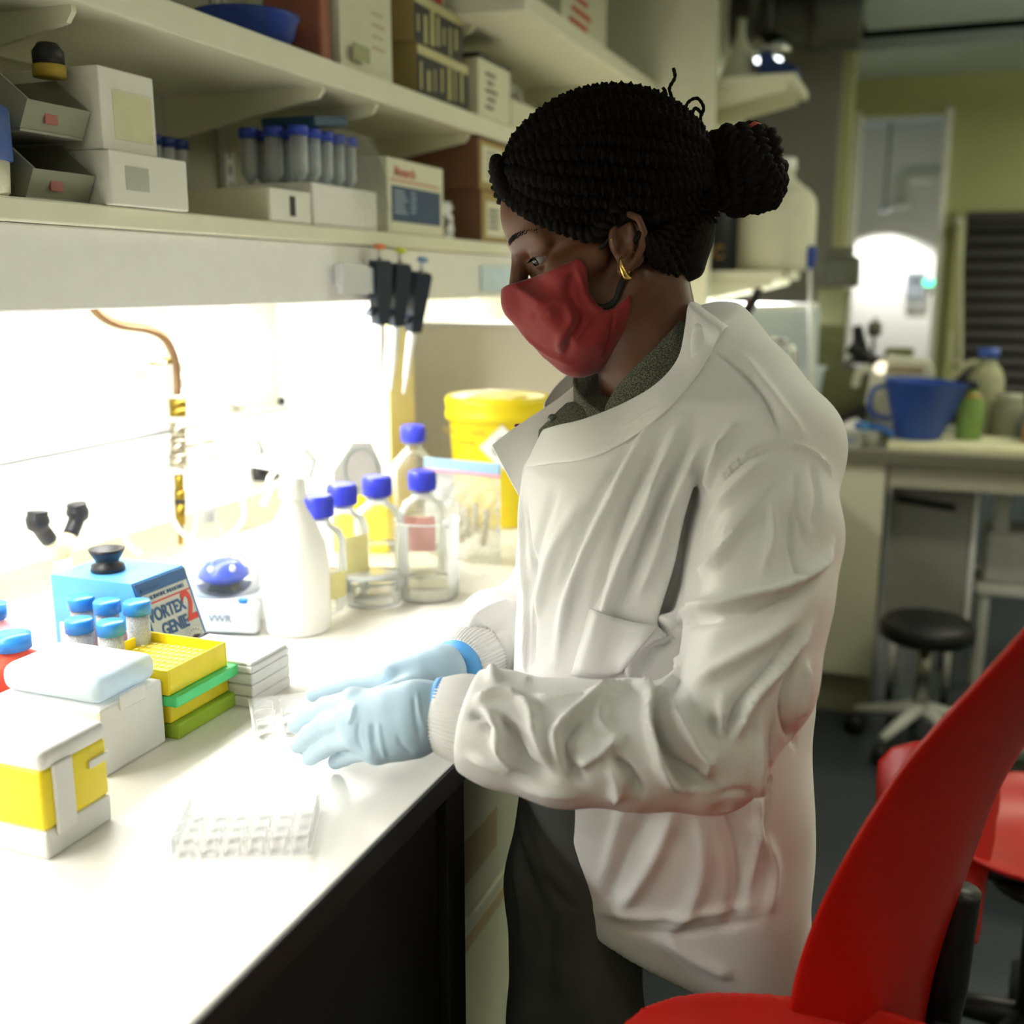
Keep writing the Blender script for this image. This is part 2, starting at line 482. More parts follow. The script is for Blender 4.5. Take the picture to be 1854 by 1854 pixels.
# overhead services above the far bench
du = thing('ventilation_duct', 'grey round ventilation duct under the ceiling', 'duct', (0, 0, 0))
m_duct = M('duct_grey', '#55564e', 0.5, metal=0.3)
c0, c1 = P(1330, 40, y=4.2), P(1560, 30, y=4.2)
G().tube([c0 + Vector((-0.3, 0, 0)), c0, c1], 0.11, 24).build('pipe', m_duct, du)
G().tube([c0 + Vector((0.28, 0, 0)), c0 + Vector((0.33, 0, 0))], 0.125, 24).build('flange', m_duct, du)
G().tube([P(1365, 60, y=4.0), P(1365, 60, y=4.0) + Vector((0, 0, 0.5))], 0.02, 10).build('hanger', m_duct, du)
sl_ = thing('steel_spotlight', 'shiny steel lamp head under the grey duct', 'lamp', tuple(P(1390, 92, y=4.0)))
G().lathe([(0.0, -0.03), (0.07, -0.025), (0.085, 0.0), (0.06, 0.04), (0.02, 0.06), (0.0, 0.06)], 24).build('head', m_steel, sl_)
G().lathe([(0.0, -0.034), (0.05, -0.033), (0.05, -0.028), (0, -0.028)], 20).build('lens', M('spot_lens', (0.9, 0.95, 1.0), 0.2, emis=4.0), sl_)
G().tube([(0, 0, 0.05), (0, 0, 0.25)], 0.012).build('stem', m_duct, sl_)
pr = thing('ceiling_conduit', 'pair of pale pipes running below the dark ceiling slot', 'pipe', (0, 0, 0))
for dz in (0, -0.075):
    G().tube([P(1300, 118, y=4.4) + Vector((0, 0, dz)), P(1525, 78, y=4.75) + Vector((0, 0, dz))], 0.022 + dz * 0.05, 12).build('pipe', M('conduit', '#a29f8e', 0.4, metal=0.4), pr)

# ------------------------------------------------------------------ the lit bench
wt = thing('bench_worktop', 'cream laminate bench top with a black front edge', 'worktop', (0, 0, 0))
G().box(-1.368, -0.4585, -1.2, 3.49, BZ - 0.028, BZ, 0.002).build('top', m_top, wt)
G().box(-0.4585, -0.4545, -1.2, 3.49, BZ - 0.030, BZ - 0.0005, 0.001).build('front_edge', m_black, wt, label='black edge band')
cabm = m_black
def base_unit(y0, y1, label, mat, end=False):
    t = thing('base_cabinet', label, 'cabinet', (-0.9, (y0 + y1) / 2, 0), 0, 'cabinets under the lit bench')
    w = (y1 - y0) / 2
    G().box(-0.46, 0.405, -w, w, 0.1, 0.876, 0.002).build('carcass', mat, t)
    G().box(-0.4, 0.36, -w, w, 0.0, 0.1).build('plinth', m_blackp, t)
    G().box(-0.4, 0.436, -w, w, 0.878, 0.8895, 0.002).build('top_rail', m_alu, t, label='thin pale rail under the worktop')
    G().box(0.405, 0.424, -w + 0.002, w - (0.052 if end else 0.002), 0.11, 0.872, 0.002).build('door', mat, t)
    if end: G().box(0.38, 0.435, w - 0.048, w, 0.0, 0.88, 0.002).build('end_panel', mat, t)
    return t
base_unit(-1.1, -0.3, 'black base cabinet at the start of the lit bench', cabm)
base_unit(-0.298, 0.5, 'black base cabinet under the near bench corner', cabm)
base_unit(0.502, 1.06, 'black base cabinet with end panel beside the person', cabm, True)
ub = thing('drawer_unit', 'pale grey green drawer unit under the bench before the person', 'drawer unit', (-0.78, 1.55, 0))
m_pale = M('pale_green_grey', '#c9ccb4', 0.5, var=0.03)
G().box(-0.4, 0.24, -0.42, 0.42, 0.06, 0.87, 0.004).build('carcass', m_pale, ub)
for z0, z1 in ((0.07, 0.33), (0.34, 0.6), (0.61, 0.86)):
    d_ = G().box(0.24, 0.258, -0.41, 0.41, z0, z1, 0.003).build('drawer', m_pale, ub)
    G().box(0.258, 0.275, 0.2, 0.32, z1 - 0.05, z1 - 0.035, 0.003).build('handle', m_steel, d_)
G().box(0.258, 0.2595, -0.4, -0.25, 0.66, 0.72).build('sticker', M('sticker_orange', '#b8ab88', 0.6), ub)
G().box(0.258, 0.2595, -0.4, -0.2, 0.56, 0.58).build('sticker', M('sticker_orange', '#b8ab88', 0.6), ub)
m_ink = M('dark_ink', '#3c4348', 0.7)
text('lettering', 'Lab', 0.045, m_ink, ub, (0.2595, -0.36, 0.835), (math.pi / 2, 0, math.pi / 2), shear=0.3)

# wall fittings over the bench
tr = thing('cable_trunking', 'white cable trunking along the wall above the bench', 'trunking', (-1.37, 0, 0))
G().box(0.002, 0.055, -1.2, 2.07, 1.0, 1.165, 0.006).build('housing', m_white, tr)
G().box(0.02, 0.05, -1.2, 2.07, 1.168, 1.176, 0.002).build('shadow_strip', M('trunk_shadow_grey', '#9a9c9a', 0.5), tr)  # grey strip standing in for the shadow line along the trunking top
G().box(0.055, 0.058, -1.2, 2.07, 1.02, 1.10, 0.001).build('cover_strip', m_whitem, tr)
us = thing('bench_upstand', 'beige upstand strip where the bench meets the wall', 'upstand', (-1.37, 0, BZ))
G().box(0.002, 0.02, -1.2, 2.07, 0.001, 0.078, 0.003).build('strip', M('upstand_beige', '#dfd2bb', 0.4), us)
for yy, lb in ((1.14, 'slotted white upright on the wall, first from the bench start'), (1.735, 'slotted white upright on the wall right of the brass valve'), (1.93, 'slotted white upright on the wall above the black plug'), (2.375, 'slotted white upright on the wall behind the yellow bin'), (3.2, 'slotted white upright on the wall nearest the cream end wall')):
    u = thing('shelf_upright', lb, 'shelf upright', (-1.37, yy, 0), 0, 'slotted uprights that carry the shelves')
    G().box(0.001, 0.018, -0.016, 0.016, 1.19, 2.3, 0.002).build('rail', m_whitem, u)
    g = G()
    for k in range(34): g.box(0.0175, 0.019, -0.004, 0.004, 1.21 + k * 0.032, 1.228 + k * 0.032)
    o = g.build('slots', M('slot_shadow', '#8a8c88', 0.6), u); o['kind'] = 'stuff'
    for zt, dep in ((1.777, 0.345), (2.01, 0.36))[:2 if yy > 2.3 else 1]:
        G().prism([(0.018, zt - 0.075), (0.03, zt - 0.075), (dep, zt - 0.02), (dep + 0.01, zt - 0.008), (dep + 0.01, zt), (0.018, zt)], -0.004, 0.004, 'y').build('bracket', m_shelf, u)
# reagent shelves
ls = thing('reagent_shelf', 'lower cream shelf with white lamp pelmet over the bench', 'shelf', (0, 0, 0), 0, 'cream shelves on the bench wall')
G().box(-1.349, -1.0, -1.2, 3.495, 1.512, 1.54, 0.003).build('board', m_shelf, ls)
G().box(-1.03, -1.012, -1.2, 3.49, 1.408, 1.5115, 0.003).build('pelmet', m_white, ls)
G().box(-1.349, -1.03, -1.2, 3.49, 1.4980, 1.5115).build('soffit', m_white, ls)
u2 = thing('reagent_shelf', 'middle cream shelf above the lit shelf', 'shelf', (0, 0, 0), 0, 'cream shelves on the bench wall')
G().box(-1.345, -1.0, -1.2, 3.495, 1.777, 1.82, 0.003).build('board', m_shelf, u2)
u3 = thing('reagent_shelf', 'top cream shelf nearest the ceiling', 'shelf', (0, 0, 0), 0, 'cream shelves on the bench wall')
G().box(-1.349, -0.85, 2.3, 3.495, 2.01, 2.05, 0.003).build('board', m_shelf, u3)
# lamps under the lower shelf
def shelf_lamp(y0, y1, label, power):
    t = thing('under_shelf_lamp', label, 'lamp', (-1.12, (y0 + y1) / 2, 1.497), 0, 'lamps under the lower shelf')
    w = (y1 - y0) / 2
    G().box(-0.05, 0.05, -w, w, -0.03, 0.0, 0.004).build('housing', m_white, t)
    G().tube([(0, -w + 0.03, -0.045), (0, w - 0.03, -0.045)], 0.013, 12).build('tube', M('lamp_tube', (1.0, 0.99, 0.95), 0.4, emis=14.0), t)
    L = bpy.data.lights.new('tube_lamp', 'AREA'); L.shape = 'RECTANGLE'; L.size = 0.09; L.size_y = 2 * w - 0.06; L.energy = power; L.color = (1.0, 0.99, 0.965)
    o = bpy.data.objects.new('tube_lamp', L); COL.objects.link(o); o.parent = t; o.location = (0, 0, -0.062)
shelf_lamp(-0.6, 2.05, 'long lit lamp tube under the shelf over the bench', LAMP_SHELF)
shelf_lamp(2.62, 3.4, 'short lit lamp tube under the shelf beyond the partition', LAMP_SHELF * 0.25)
# divider and low partition at the end of the lit stretch
dv = thing('bench_divider', 'white boxed divider with shade tinted side beside the pipettes', 'divider', (-1.23, 2.16, BZ))
G().box(-0.139, 0.137, -0.065, 0.058, 0.001, 0.49, 0.003).build('body', m_wallw, dv)
G().box(0.137, 0.143, -0.065, 0.058, 0.001, 0.49, 0.001).build('side_panel', M('shade_cream', '#e6d9a0', 0.5), dv, label='side tinted as less lit')  # weaker light on this side is put into its yellower colour
lp = thing('low_partition', 'cream low partition panel behind the yellow bin', 'partition', (-1.0, 2.62, BZ))
G().box(-0.365, 0.5, -0.015, 0.015, 0.001, 0.415, 0.003).build('panel', M('cream_panel', '#dcd5c2', 0.6, var=0.02), lp)
G().box(-0.365, 0.5, -0.02, 0.02, 0.415, 0.425, 0.002).build('cap', m_white, lp)

# ------------------------------------------------------------------ the far bench across the aisle end
fb = thing('far_worktop', 'grey worktop of the far bench across the aisle', 'worktop', (0, 0, 0))
G().box(-0.74, 2.58, 3.6, 4.38, BZ - 0.04, BZ, 0.003).build('top', M('far_bench_grey', '#8a8879', 0.5), fb)
G().box(-0.74, 2.58, 3.592, 3.6, BZ - 0.04, BZ - 0.001, 0.001).build('front_edge', M('far_edge', '#6b6a5c', 0.5), fb)
fc = thing('base_cabinet', 'pale cream cabinet under the far bench below the blue bucket', 'cabinet', (-0.42, 4.0, 0))
m_fc = M('cream_cabinet', '#d6d4bb', 0.5, var=0.02)
G().box(-0.32, 0.318, -0.36, 0.36, 0.14, 0.878, 0.003).build('carcass', m_fc, fc)
G().box(-0.32, 0.322, -0.378, -0.36, 0.15, 0.876, 0.003).build('door', m_fc, fc)
G().box(-0.32, 0.315, -0.33, 0.36, 0.0, 0.14).build('plinth', M('cabinet_plinth', '#8b8a70', 0.6), fc)
G().box(-0.29, -0.27, -0.40, -0.378, 0.6, 0.75, 0.004).build('handle', m_steel, fc)
fr = thing('bench_leg_frame', 'pale steel rail frame of the far bench right of the cream cabinet', 'bench frame', (0, 0, 0))
G().box(-0.09, 2.58, 3.63, 3.66, 0.80, 0.878, 0.002).build('rail', M('frame_grey', '#a9a795', 0.5), fr)
G().box(1.9, 1.95, 3.63, 3.68, 0.0, 0.80, 0.002).build('leg', m_whitem, fr)
G().box(1.9, 1.95, 4.3, 4.35, 0.0, 0.878, 0.002).build('leg', m_whitem, fr)
G().box(-0.09, 2.58, 4.34, 4.37, 0.80, 0.878, 0.002).build('rail', m_whitem, fr)
# ------------------------------------------------------------------ things on the lit bench
def thin(name, tint, ior=1.4, rough=0.04, base=0.05):
    m = bpy.data.materials.new(name); m.use_nodes = True; nt = m.node_tree
    out = nt.nodes['Material Output']; b = nt.nodes['Principled BSDF']
    b.inputs['Base Color'].default_value = (0.9, 0.92, 0.92, 1); b.inputs['Roughness'].default_value = rough
    tr_ = nt.nodes.new('ShaderNodeBsdfTransparent'); tr_.inputs[0].default_value = tint + (1,)
    fr_ = nt.nodes.new('ShaderNodeFresnel'); fr_.inputs[0].default_value = ior
    nz = nt.nodes.new('ShaderNodeTexNoise'); nz.inputs['Scale'].default_value = 40
    ma = nt.nodes.new('ShaderNodeMath'); ma.operation = 'MULTIPLY_ADD'; ma.inputs[1].default_value = base; nt.links.new(nz.outputs['Fac'], ma.inputs[0]); nt.links.new(fr_.outputs[0], ma.inputs[2])
    mx = nt.nodes.new('ShaderNodeMixShader')
    nt.links.new(ma.outputs[0], mx.inputs[0]); nt.links.new(tr_.outputs[0], mx.inputs[1]); nt.links.new(b.outputs[0], mx.inputs[2]); nt.links.new(mx.outputs[0], out.inputs[0])
    MATS[name] = m
    return m
m_glass = thin('clear_glass', (0.985, 0.985, 0.975), 1.3)
m_clear = thin('clear_plastic', (1.0, 1.0, 1.0), 1.05, 0.6, 0.14)
m_bluecap = M('blue_screw_cap', '#3a44d8', 0.35, var=0.04)
m_bluel = M('light_blue_cap', '#2f86d8', 0.35, var=0.04)
m_navy = M('navy_cap', '#22357f', 0.4)
m_yellow = M('yellow_plastic', '#f4dc1e', 0.4, var=0.03)
m_yelp = M('yellow_paper', '#efd73a', 0.6)
m_water = thin('clear_liquid', (0.97, 0.96, 0.90), 1.2)
m_yliq = M('yellow_label', '#f6eca6', 0.6)
m_brass = M('brass', '#86702c', 0.3, metal=1.0, var=0.1)
m_copper = M('copper_pipe', '#84694f', 0.35, metal=1.0, var=0.12, scale=15)
m_nickel = M('nickel', '#a09a8a', 0.28, metal=1.0)
m_paper = M('paper_white', '#f1f0ea', 0.7)
m_red = M('red_print', '#c23c30', 0.55)
m_pink = M('pink_media', '#eeb6c0', 0.25, trans=0.35, ior=1.2)

def bottle(loc, h, r, label, liquid=0.35, liqmat=None, lab=None, rz=0.0):
    t = thing('reagent_bottle', label, 'bottle', loc, rz, 'blue capped glass bottles on the bench')
    sh = h * 0.60; nr = 0.0165; nz = h * 0.80
    outer = [(0.0, 0.001), (r * 0.93, 0.001), (r, 0.008), (r, sh), (r * 0.97, sh + 0.006), (r * 0.86, sh + 0.018), (r * 0.55, nz - 0.012), (nr, nz), (nr, h - 0.004)]
    inner = [(a - 0.0022 if a > 0.003 else 0.0, z + (0.003 if i < 2 else 0)) for i, (a, z) in enumerate(outer)][::-1]
    G().lathe(outer + inner, 36).build('glass_body', m_glass, t)
    c = G()
    cr = 0.0255; zb = h - 0.034
    c.lathe([(nr + 0.001, zb), (cr, zb), (cr + 0.0005, zb + 0.004), (cr, h - 0.006), (cr - 0.002, h - 0.001), (cr - 0.005, h), (0.0, h - 0.001)], 40)
    for k in range(40):
        a = 2 * math.pi * k / 40
        c.cyl((cr * math.cos(a), cr * math.sin(a), zb + 0.005), (cr * math.cos(a), cr * math.sin(a), h - 0.006), 0.0007, n=4)
    c.build('cap', m_bluecap, t)
    G().lathe([(nr + 0.0005, zb - 0.006), (nr + 0.004, zb - 0.005), (nr + 0.004, zb - 0.002), (nr + 0.0005, zb - 0.001)], 30).build('pour_ring', m_bluecap if liquid < 0 else m_clear, t)
    if liquid > 0: G().lathe([(0, 0.005), (r - 0.004, 0.006), (r - 0.0035, 0.01), (r - 0.0035, sh * liquid), (0, sh * liquid)], 30).build('liquid', liqmat or m_water, t)
    if lab:
        a0 = -math.pi / 2 - YAW * 0
        rows = []
        for z in (sh * lab[1], sh * lab[2]):
            rows.append([((r + 0.0006) * math.cos(a), (r + 0.0006) * math.sin(a), z) for a in np.linspace(lab[3], lab[4], 10)])
        G().loft(rows).build('label', lab[0], t)
    return t
bottle((-0.893, 1.463, BZ), 0.192, 0.043, 'nearest blue capped glass bottle, beside the white spray bottle', 0.55, None, (m_yliq, 0.25, 0.62, -1.6, 0.2))
bottle((-0.905, 1.562, BZ), 0.192, 0.043, 'blue capped glass bottle just behind the nearest one', 0.3, None, (m_yliq, 0.3, 0.95, -1.2, 0.2))
bottle((-0.885, 1.650, BZ), 0.192, 0.043, 'blue capped glass bottle in the middle, behind the glass dish', 0.6)
bottle((-0.836, 1.730, BZ), 0.192, 0.043, 'blue capped bottle with pink label behind the glass beaker', 0.45, None, (M('pink_label', '#f0a9a4', 0.6), 0.45, 1.0, -2.0, -0.6))
bottle((-0.985, 2.00, BZ), 0.235, 0.05, 'tallest blue capped bottle in front of the shade tinted divider side', 0.4)

# spray bottle
t = thing('spray_bottle', 'white plastic trigger spray bottle beside the blue capped bottles', 'spray bottle', (-0.876, 1.366, BZ), math.radians(200))
m_hdpe = M('hdpe_white', '#f6f5ef', 0.4, sss=0.0, var=0.01)
G().lathe([(0, 0.0), (0.047, 0.0), (0.051, 0.006), (0.051, 0.10), (0.046, 0.135), (0.034, 0.165), (0.020, 0.19), (0.015, 0.205), (0.015, 0.222), (0, 0.222)], 36).build('body', m_hdpe, t)
G().lathe([(0.019, 0.205), (0.020, 0.207), (0.019, 0.232), (0.013, 0.237), (0.0, 0.237)], 28).build('collar', m_hdpe, t)
G().prism([(-0.028, 0.237), (0.012, 0.237), (0.018, 0.247), (0.052, 0.253), (0.052, 0.268), (0.02, 0.280), (-0.022, 0.280), (-0.036, 0.262)], -0.012, 0.012, 'y').build('head', m_hdpe, t)
G().box(0.05, 0.062, -0.009, 0.009, 0.252, 0.270, 0.003).build('nozzle', m_hdpe, t)
G().tube(spline([(0.022, 0, 0.25), (0.034, 0, 0.235), (0.036, 0, 0.215), (0.046, 0, 0.195)], 5), 0.0055, 10).build('trigger', m_hdpe, t)

# beaker, dish
def ring_glass(name, label, cat, loc, r, h, spout=False, thick=0.0025):
    t = thing(name, label, cat, loc)
    G().lathe([(0, 0.0008), (r * 0.94, 0.0008), (r, 0.008), (r, h - 0.004), (r + 0.003, h), (r + 0.001, h + 0.001), (r - thick, h - 0.004), (r - thick, 0.010), (r * 0.92, 0.0045), (0, 0.004)], 44).build('glass_wall', m_glass, t)
    return t
bk = ring_glass('glass_beaker', 'tall clear glass beaker in front of the pink labelled bottle', 'beaker', (-0.765, 1.60, BZ), 0.053, 0.135)
G().lathe([(0, 0.005), (0.049, 0.006), (0.0495, 0.03), (0, 0.03)], 36).build('liquid', m_water, bk)
G().tube([(0.045, -0.02, 0.134), (0.066, -0.03, 0.139)], [0.008, 0.003], 8).build('spout', m_glass, bk)
dh = ring_glass('glass_dish', 'low round clear glass dish in front of the bottles', 'dish', (-0.835, 1.535, BZ), 0.05, 0.042)
G().lathe([(0, 0.044), (0.0535, 0.044), (0.0535, 0.03), (0.0555, 0.03), (0.0555, 0.047), (0, 0.047)], 40).build('cover', m_glass, dh)

# zip bag with pink strip
def soft_bag(name, label, cat, loc, w, h, d, mat, rz, seed, n=18):
    t = thing(name, label, cat, loc, rz)
    rnd = np.random.RandomState(seed)
    fr, bk_ = [], []
    for j in range(n + 1):
        z = h * j / n
        rf, rb = [], []
        for i in range(n + 1):
            x = -w / 2 + w * i / n
            bul = d * (math.sin(math.pi * i / n) ** 0.6) * (math.sin(math.pi * min(1, (j / n) * 0.93 + 0.12)) ** 0.6)
            nz = 0.12 * d * math.sin(9 * i / n * 3.1 + seed) * math.sin(7 * j / n * 3.3 + seed * 2) + 0.05 * d * rnd.randn()
            rf.append((x, -bul / 2 - nz * (0 < i < n), z)); rb.append((x, bul / 2 + nz * (0 < i < n), z))
        fr.append(rf); bk_.append(rb)
    g = G(); g.loft(fr); g.loft(bk_)
    o = g.build('film', mat, t)
    return t
m_film = thin('bag_film', (0.96, 0.97, 0.97), 1.1, 0.7, 0.55)
zb = soft_bag('zip_bag', 'clear zip bag with pink and blue strip leaning on the yellow bin', 'plastic bag', (-0.815, 1.86, BZ), 0.17, 0.165, 0.06, m_film, math.radians(-8), 3)
G().box(-0.085, 0.085, -0.003, 0.003, 0.165, 0.171, 0.001).build('pink_strip', M('zip_pink', '#f09ab4', 0.4), zb)
G().box(-0.085, 0.085, -0.0025, 0.0025, 0.171, 0.192, 0.001).build('blue_header', M('zip_blue', '#a9d3ee', 0.4, trans=0.3), zb)
for k in range(7):
    a = k * 0.9
    o = G().tube([(-0.05 + 0.016 * k, 0.0, 0.03 + 0.012 * (k % 3)), (-0.05 + 0.016 * k + 0.012 * math.cos(a), 0.004, 0.10 + 0.01 * (k % 2))], 0.0065, 10).build('sample_tube', M('tube_frost', '#efe9d4', 0.4, trans=0.4, ior=1.1), zb)

# yellow waste bin
yb = thing('yellow_waste_bin', 'yellow lidded clinical waste bin behind the coat lapel', 'waste bin', (-0.875, 2.20, BZ))
G().lathe([(0, 0.0), (0.088, 0.0), (0.093, 0.006), (0.107, 0.235), (0.107, 0.24), (0, 0.24)], 40).build('tub', m_yellow, yb)
G().lathe([(0.108, 0.232), (0.116, 0.233), (0.117, 0.246), (0.114, 0.250), (0.115, 0.262), (0.118, 0.275), (0.112, 0.283), (0.100, 0.279), (0.09, 0.274), (0, 0.276)], 44).build('lid', m_yellow, yb)
G().box(-0.06, 0.05, -0.05, 0.055, 0.2745, 0.279, 0.002).build('flap', m_yelp, yb)
bd = G().prism([(-0.048, 0), (0, 0.048), (0.048, 0), (0, -0.048)], -0.1085, -0.1065, 'y').build('biohazard_label', m_paper, yb, (0.012, 0.0, 0.175), (math.radians(-4), 0, math.radians(20)))
g = G()
for k in range(3):
    a = math.radians(90 + 120 * k)
    cx, cz = 0.011 * math.cos(a), 0.011 * math.sin(a)
    g.tube([(cx + 0.009 * math.cos(a + b), -0.1092, cz + 0.009 * math.sin(a + b)) for b in np.linspace(-2.3, 2.3, 14)], 0.0018, 6)
g.build('biohazard_symbol', m_blackp, bd)
for k in range(2):
    text('lettering', 'CLINICAL WASTE' if k == 0 else 'DANGER', 0.014, M('brown_ink', '#a08a20', 0.6), yb, (-0.035, -0.108, 0.212 - 0.022 * k), (math.radians(86), 0, math.radians(-14)))

# small sharps box with upright grey flap
sb = thing('sharps_box', 'small yellow sharps box with raised grey flap behind the bottles', 'sharps box', (-1.03, 1.86, BZ), math.radians(18))
G().box(-0.055, 0.055, -0.04, 0.04, 0.0, 0.115, 0.004).build('body', m_yellow, sb)
m_flap = M('grey_flap', '#8f8d88', 0.6)
G().prism([(-0.048, 0.10), (0.048, 0.10), (0.048, 0.175), (0.028, 0.222), (-0.008, 0.222), (-0.048, 0.165)], -0.046, -0.042, 'y').build('flap', m_flap, sb, label='grey raised flap')
G().tube([(0.006 + 0.032 * math.cos(a), -0.047, 0.17 + 0.042 * math.sin(a)) for a in np.linspace(0, 6.283, 32)], 0.0018, 6).build('flap_ring', M('ring_green', '#7f8a80', 0.5), sb)
G().box(-0.055, 0.055, -0.047, -0.041, 0.085, 0.118, 0.001).build('front_band', m_yellow, sb)

# vortex mixer: local +x is the front panel side
vx = thing('vortex_mixer', 'blue vortex mixer with printed tilted front panel and black cup', 'vortex mixer', (-0.995, 1.135, BZ))
vx.scale = (0.82, 0.82, 0.94)
m_vblue = M('mixer_blue', '#5aa5e0', 0.35, var=0.05)
m_vdark = M('mixer_navy', '#2a5a90', 0.4)
G().prism([(-0.10, 0.008), (0.115, 0.008), (0.062, 0.148), (-0.10, 0.148)], -0.064, 0.064, 'y').build('body', m_vblue, vx)
pa = math.atan2(0.053, 0.14)          # panel lean
Tp = Matrix.Translation((0.0895, 0, 0.078)) @ Matrix.Rotation(-pa, 4, 'Y')
pl = G().box(0.0, 0.003, -0.0625, 0.0625, -0.073, 0.072, 0.0008, T=Tp).build('panel_frame', m_vdark, vx, label='navy panel border')
face = G().box(0.003, 0.0042, -0.055, 0.056, -0.07, 0.054, 0.0003, T=Tp).build('front_panel', M('panel_silver', '#b9bcb6', 0.4), vx, label='silver printed panel')
rotp = (math.pi / 2 - 0.0, 0, math.pi / 2)
def on_panel(y, z, dx=0.0046): return Tp @ Vector((dx, y, z))
rp = Matrix.Rotation(-pa, 4, 'Y') @ Matrix.Rotation(math.pi / 2, 4, 'Z') @ Matrix.Rotation(math.pi / 2, 4, 'X')
er = rp.to_euler()
m_pnavy = M('panel_navy', '#27507f', 0.5)
text('lettering', 'VORTEX', 0.026, m_pnavy, vx, on_panel(-0.012, 0.021), er, bold=0.0008, sx=0.9)
text('lettering', 'GENIE', 0.026, m_pnavy, vx, on_panel(-0.004, -0.004), er, bold=0.0008, sx=0.9)
text('lettering', '2', 0.062, m_red, vx, on_panel(0.041, 0.014), er, bold=0.0018, sx=0.9)
text('lettering', 'SCIENTIFIC INDUSTRIES', 0.008, m_pnavy, vx, on_panel(0.002, 0.047), er)
G().box(0.0042, 0.0047, -0.055, 0.056, 0.038, 0.0405, T=Tp).build('red_line', m_red, vx)
G().box(0.0042, 0.0047, -0.053, -0.010, 0.058, 0.062, T=Tp).build('navy_line', m_pnavy, vx)
G().tube([Tp @ Vector((0.0048, -0.022 + (0.002 + 0.0022 * a) * math.cos(a), -0.042 + (0.002 + 0.0022 * a) * math.sin(a))) for a in np.linspace(0, 11.5, 70)], 0.0016, 5).build('spiral_print', M('spiral_blue', '#3f78b8', 0.5), vx)
G().add([Tp @ Vector((0.0044, -0.022 + 0.029 * math.cos(a), -0.042 + 0.029 * math.sin(a))) for a in np.linspace(0, 6.28, 30)[:-1]], [tuple(range(29))]).build('spiral_field', M('spiral_pale', '#9db9cf', 0.5), vx)
kb = G()
kb.add([Tp @ Vector((0.0052, 0.032 + 0.027 * math.cos(a), -0.043 + 0.027 * math.sin(a))) for a in np.linspace(0, 6.28, 40)[:-1]], [tuple(range(39))])
kd = kb.build('dial', M('dial_grey', '#cfcfc8', 0.5), vx)
g = G()
for a in np.linspace(0, 6.28, 25)[:-1]:
    c, s_ = math.cos(a), math.sin(a)
    g.cyl(Tp @ Vector((0.0055, 0.032 + 0.022 * c, -0.043 + 0.022 * s_)), Tp @ Vector((0.0055, 0.032 + 0.025 * c, -0.043 + 0.025 * s_)), 0.0006, n=4)
g.build('dial_marks', m_ink, kd)
G().cyl(Tp @ Vector((0.005, 0.032, -0.043)), Tp @ Vector((0.028, 0.032, -0.043)), 0.0155, 0.012, 24).build('knob', m_blackp, vx)
G().cyl(Tp @ Vector((0.004, -0.03, -0.066)), Tp @ Vector((0.016, -0.03, -0.066)), 0.004, n=10).build('toggle_switch', m_nickel, vx)
G().lathe([(0.024, 0.148), (0.028, 0.15), (0.026, 0.158), (0.018, 0.161), (0.02, 0.166), (0.027, 0.176), (0.029, 0.181), (0.023, 0.181), (0.012, 0.173), (0, 0.172)], 30, c=(-0.03, -0.01, 0)).build('rubber_cup', m_blackp, vx)
for a in (-0.085, 0.09):
    for b in (-0.05, 0.05): G().lathe([(0.009, 0.0), (0.009, 0.009), (0, 0.009)], 12, c=(a, b, 0)).build('foot', m_blackp, vx)

# mini centrifuge
mc = thing('mini_centrifuge', 'small white centrifuge with clear dome and blue rotor', 'centrifuge', (-0.998, 1.352, BZ), math.radians(14))
mc.scale = (0.8, 0.8, 0.88)
m_cbody = M('centrifuge_white', '#e6e8e8', 0.35)
G().lathe([(0, 0.004), (0.07, 0.004), (0.076, 0.01), (0.079, 0.055), (0.076, 0.062), (0.066, 0.064), (0.062, 0.056), (0, 0.056)], 40).build('base', m_cbody, mc)
G().box(-0.05, 0.09, -0.078, -0.045, 0.004, 0.058, 0.008, 3).build('front_block', m_cbody, mc)
G().prism([(-0.03, 0.056), (0.03, 0.056), (0.014, 0.085), (-0.014, 0.085)], -0.02, 0.02, 'y').build('hub', m_blackp, mc)
rt = G().lathe([(0, 0.076), (0.03, 0.076), (0.05, 0.088), (0.05, 0.094), (0.034, 0.112), (0.012, 0.118), (0, 0.118)], 36).build('rotor', M('rotor_blue', '#3450c8', 0.3), mc)
for k in range(6):
    a = k * math.pi / 3 + 0.3
    G().cyl((0.034 * math.cos(a), 0.034 * math.sin(a), 0.098), (0.042 * math.cos(a), 0.042 * math.sin(a), 0.11), 0.006, n=10).build('tube_slot', M('slot_pale', '#dfe4ee', 0.4), rt)
G().lathe([(0.071, 0.062), (0.070, 0.085), (0.058, 0.118), (0.036, 0.138), (0.0, 0.147), (0.0, 0.145), (0.035, 0.136), (0.0565, 0.117), (0.0685, 0.085), (0.0695, 0.062)], 40).build('dome', m_glass, mc, label='clear dome')
G().box(0.055, 0.072, -0.075, -0.062, 0.058, 0.066, 0.003).build('latch', m_bluel, mc)
text('lettering', 'VWR', 0.018, M('silver_ink', '#7b7f84', 0.5), mc, (0.02, -0.0785, 0.03), (math.pi / 2, 0, 0), sx=1.1)

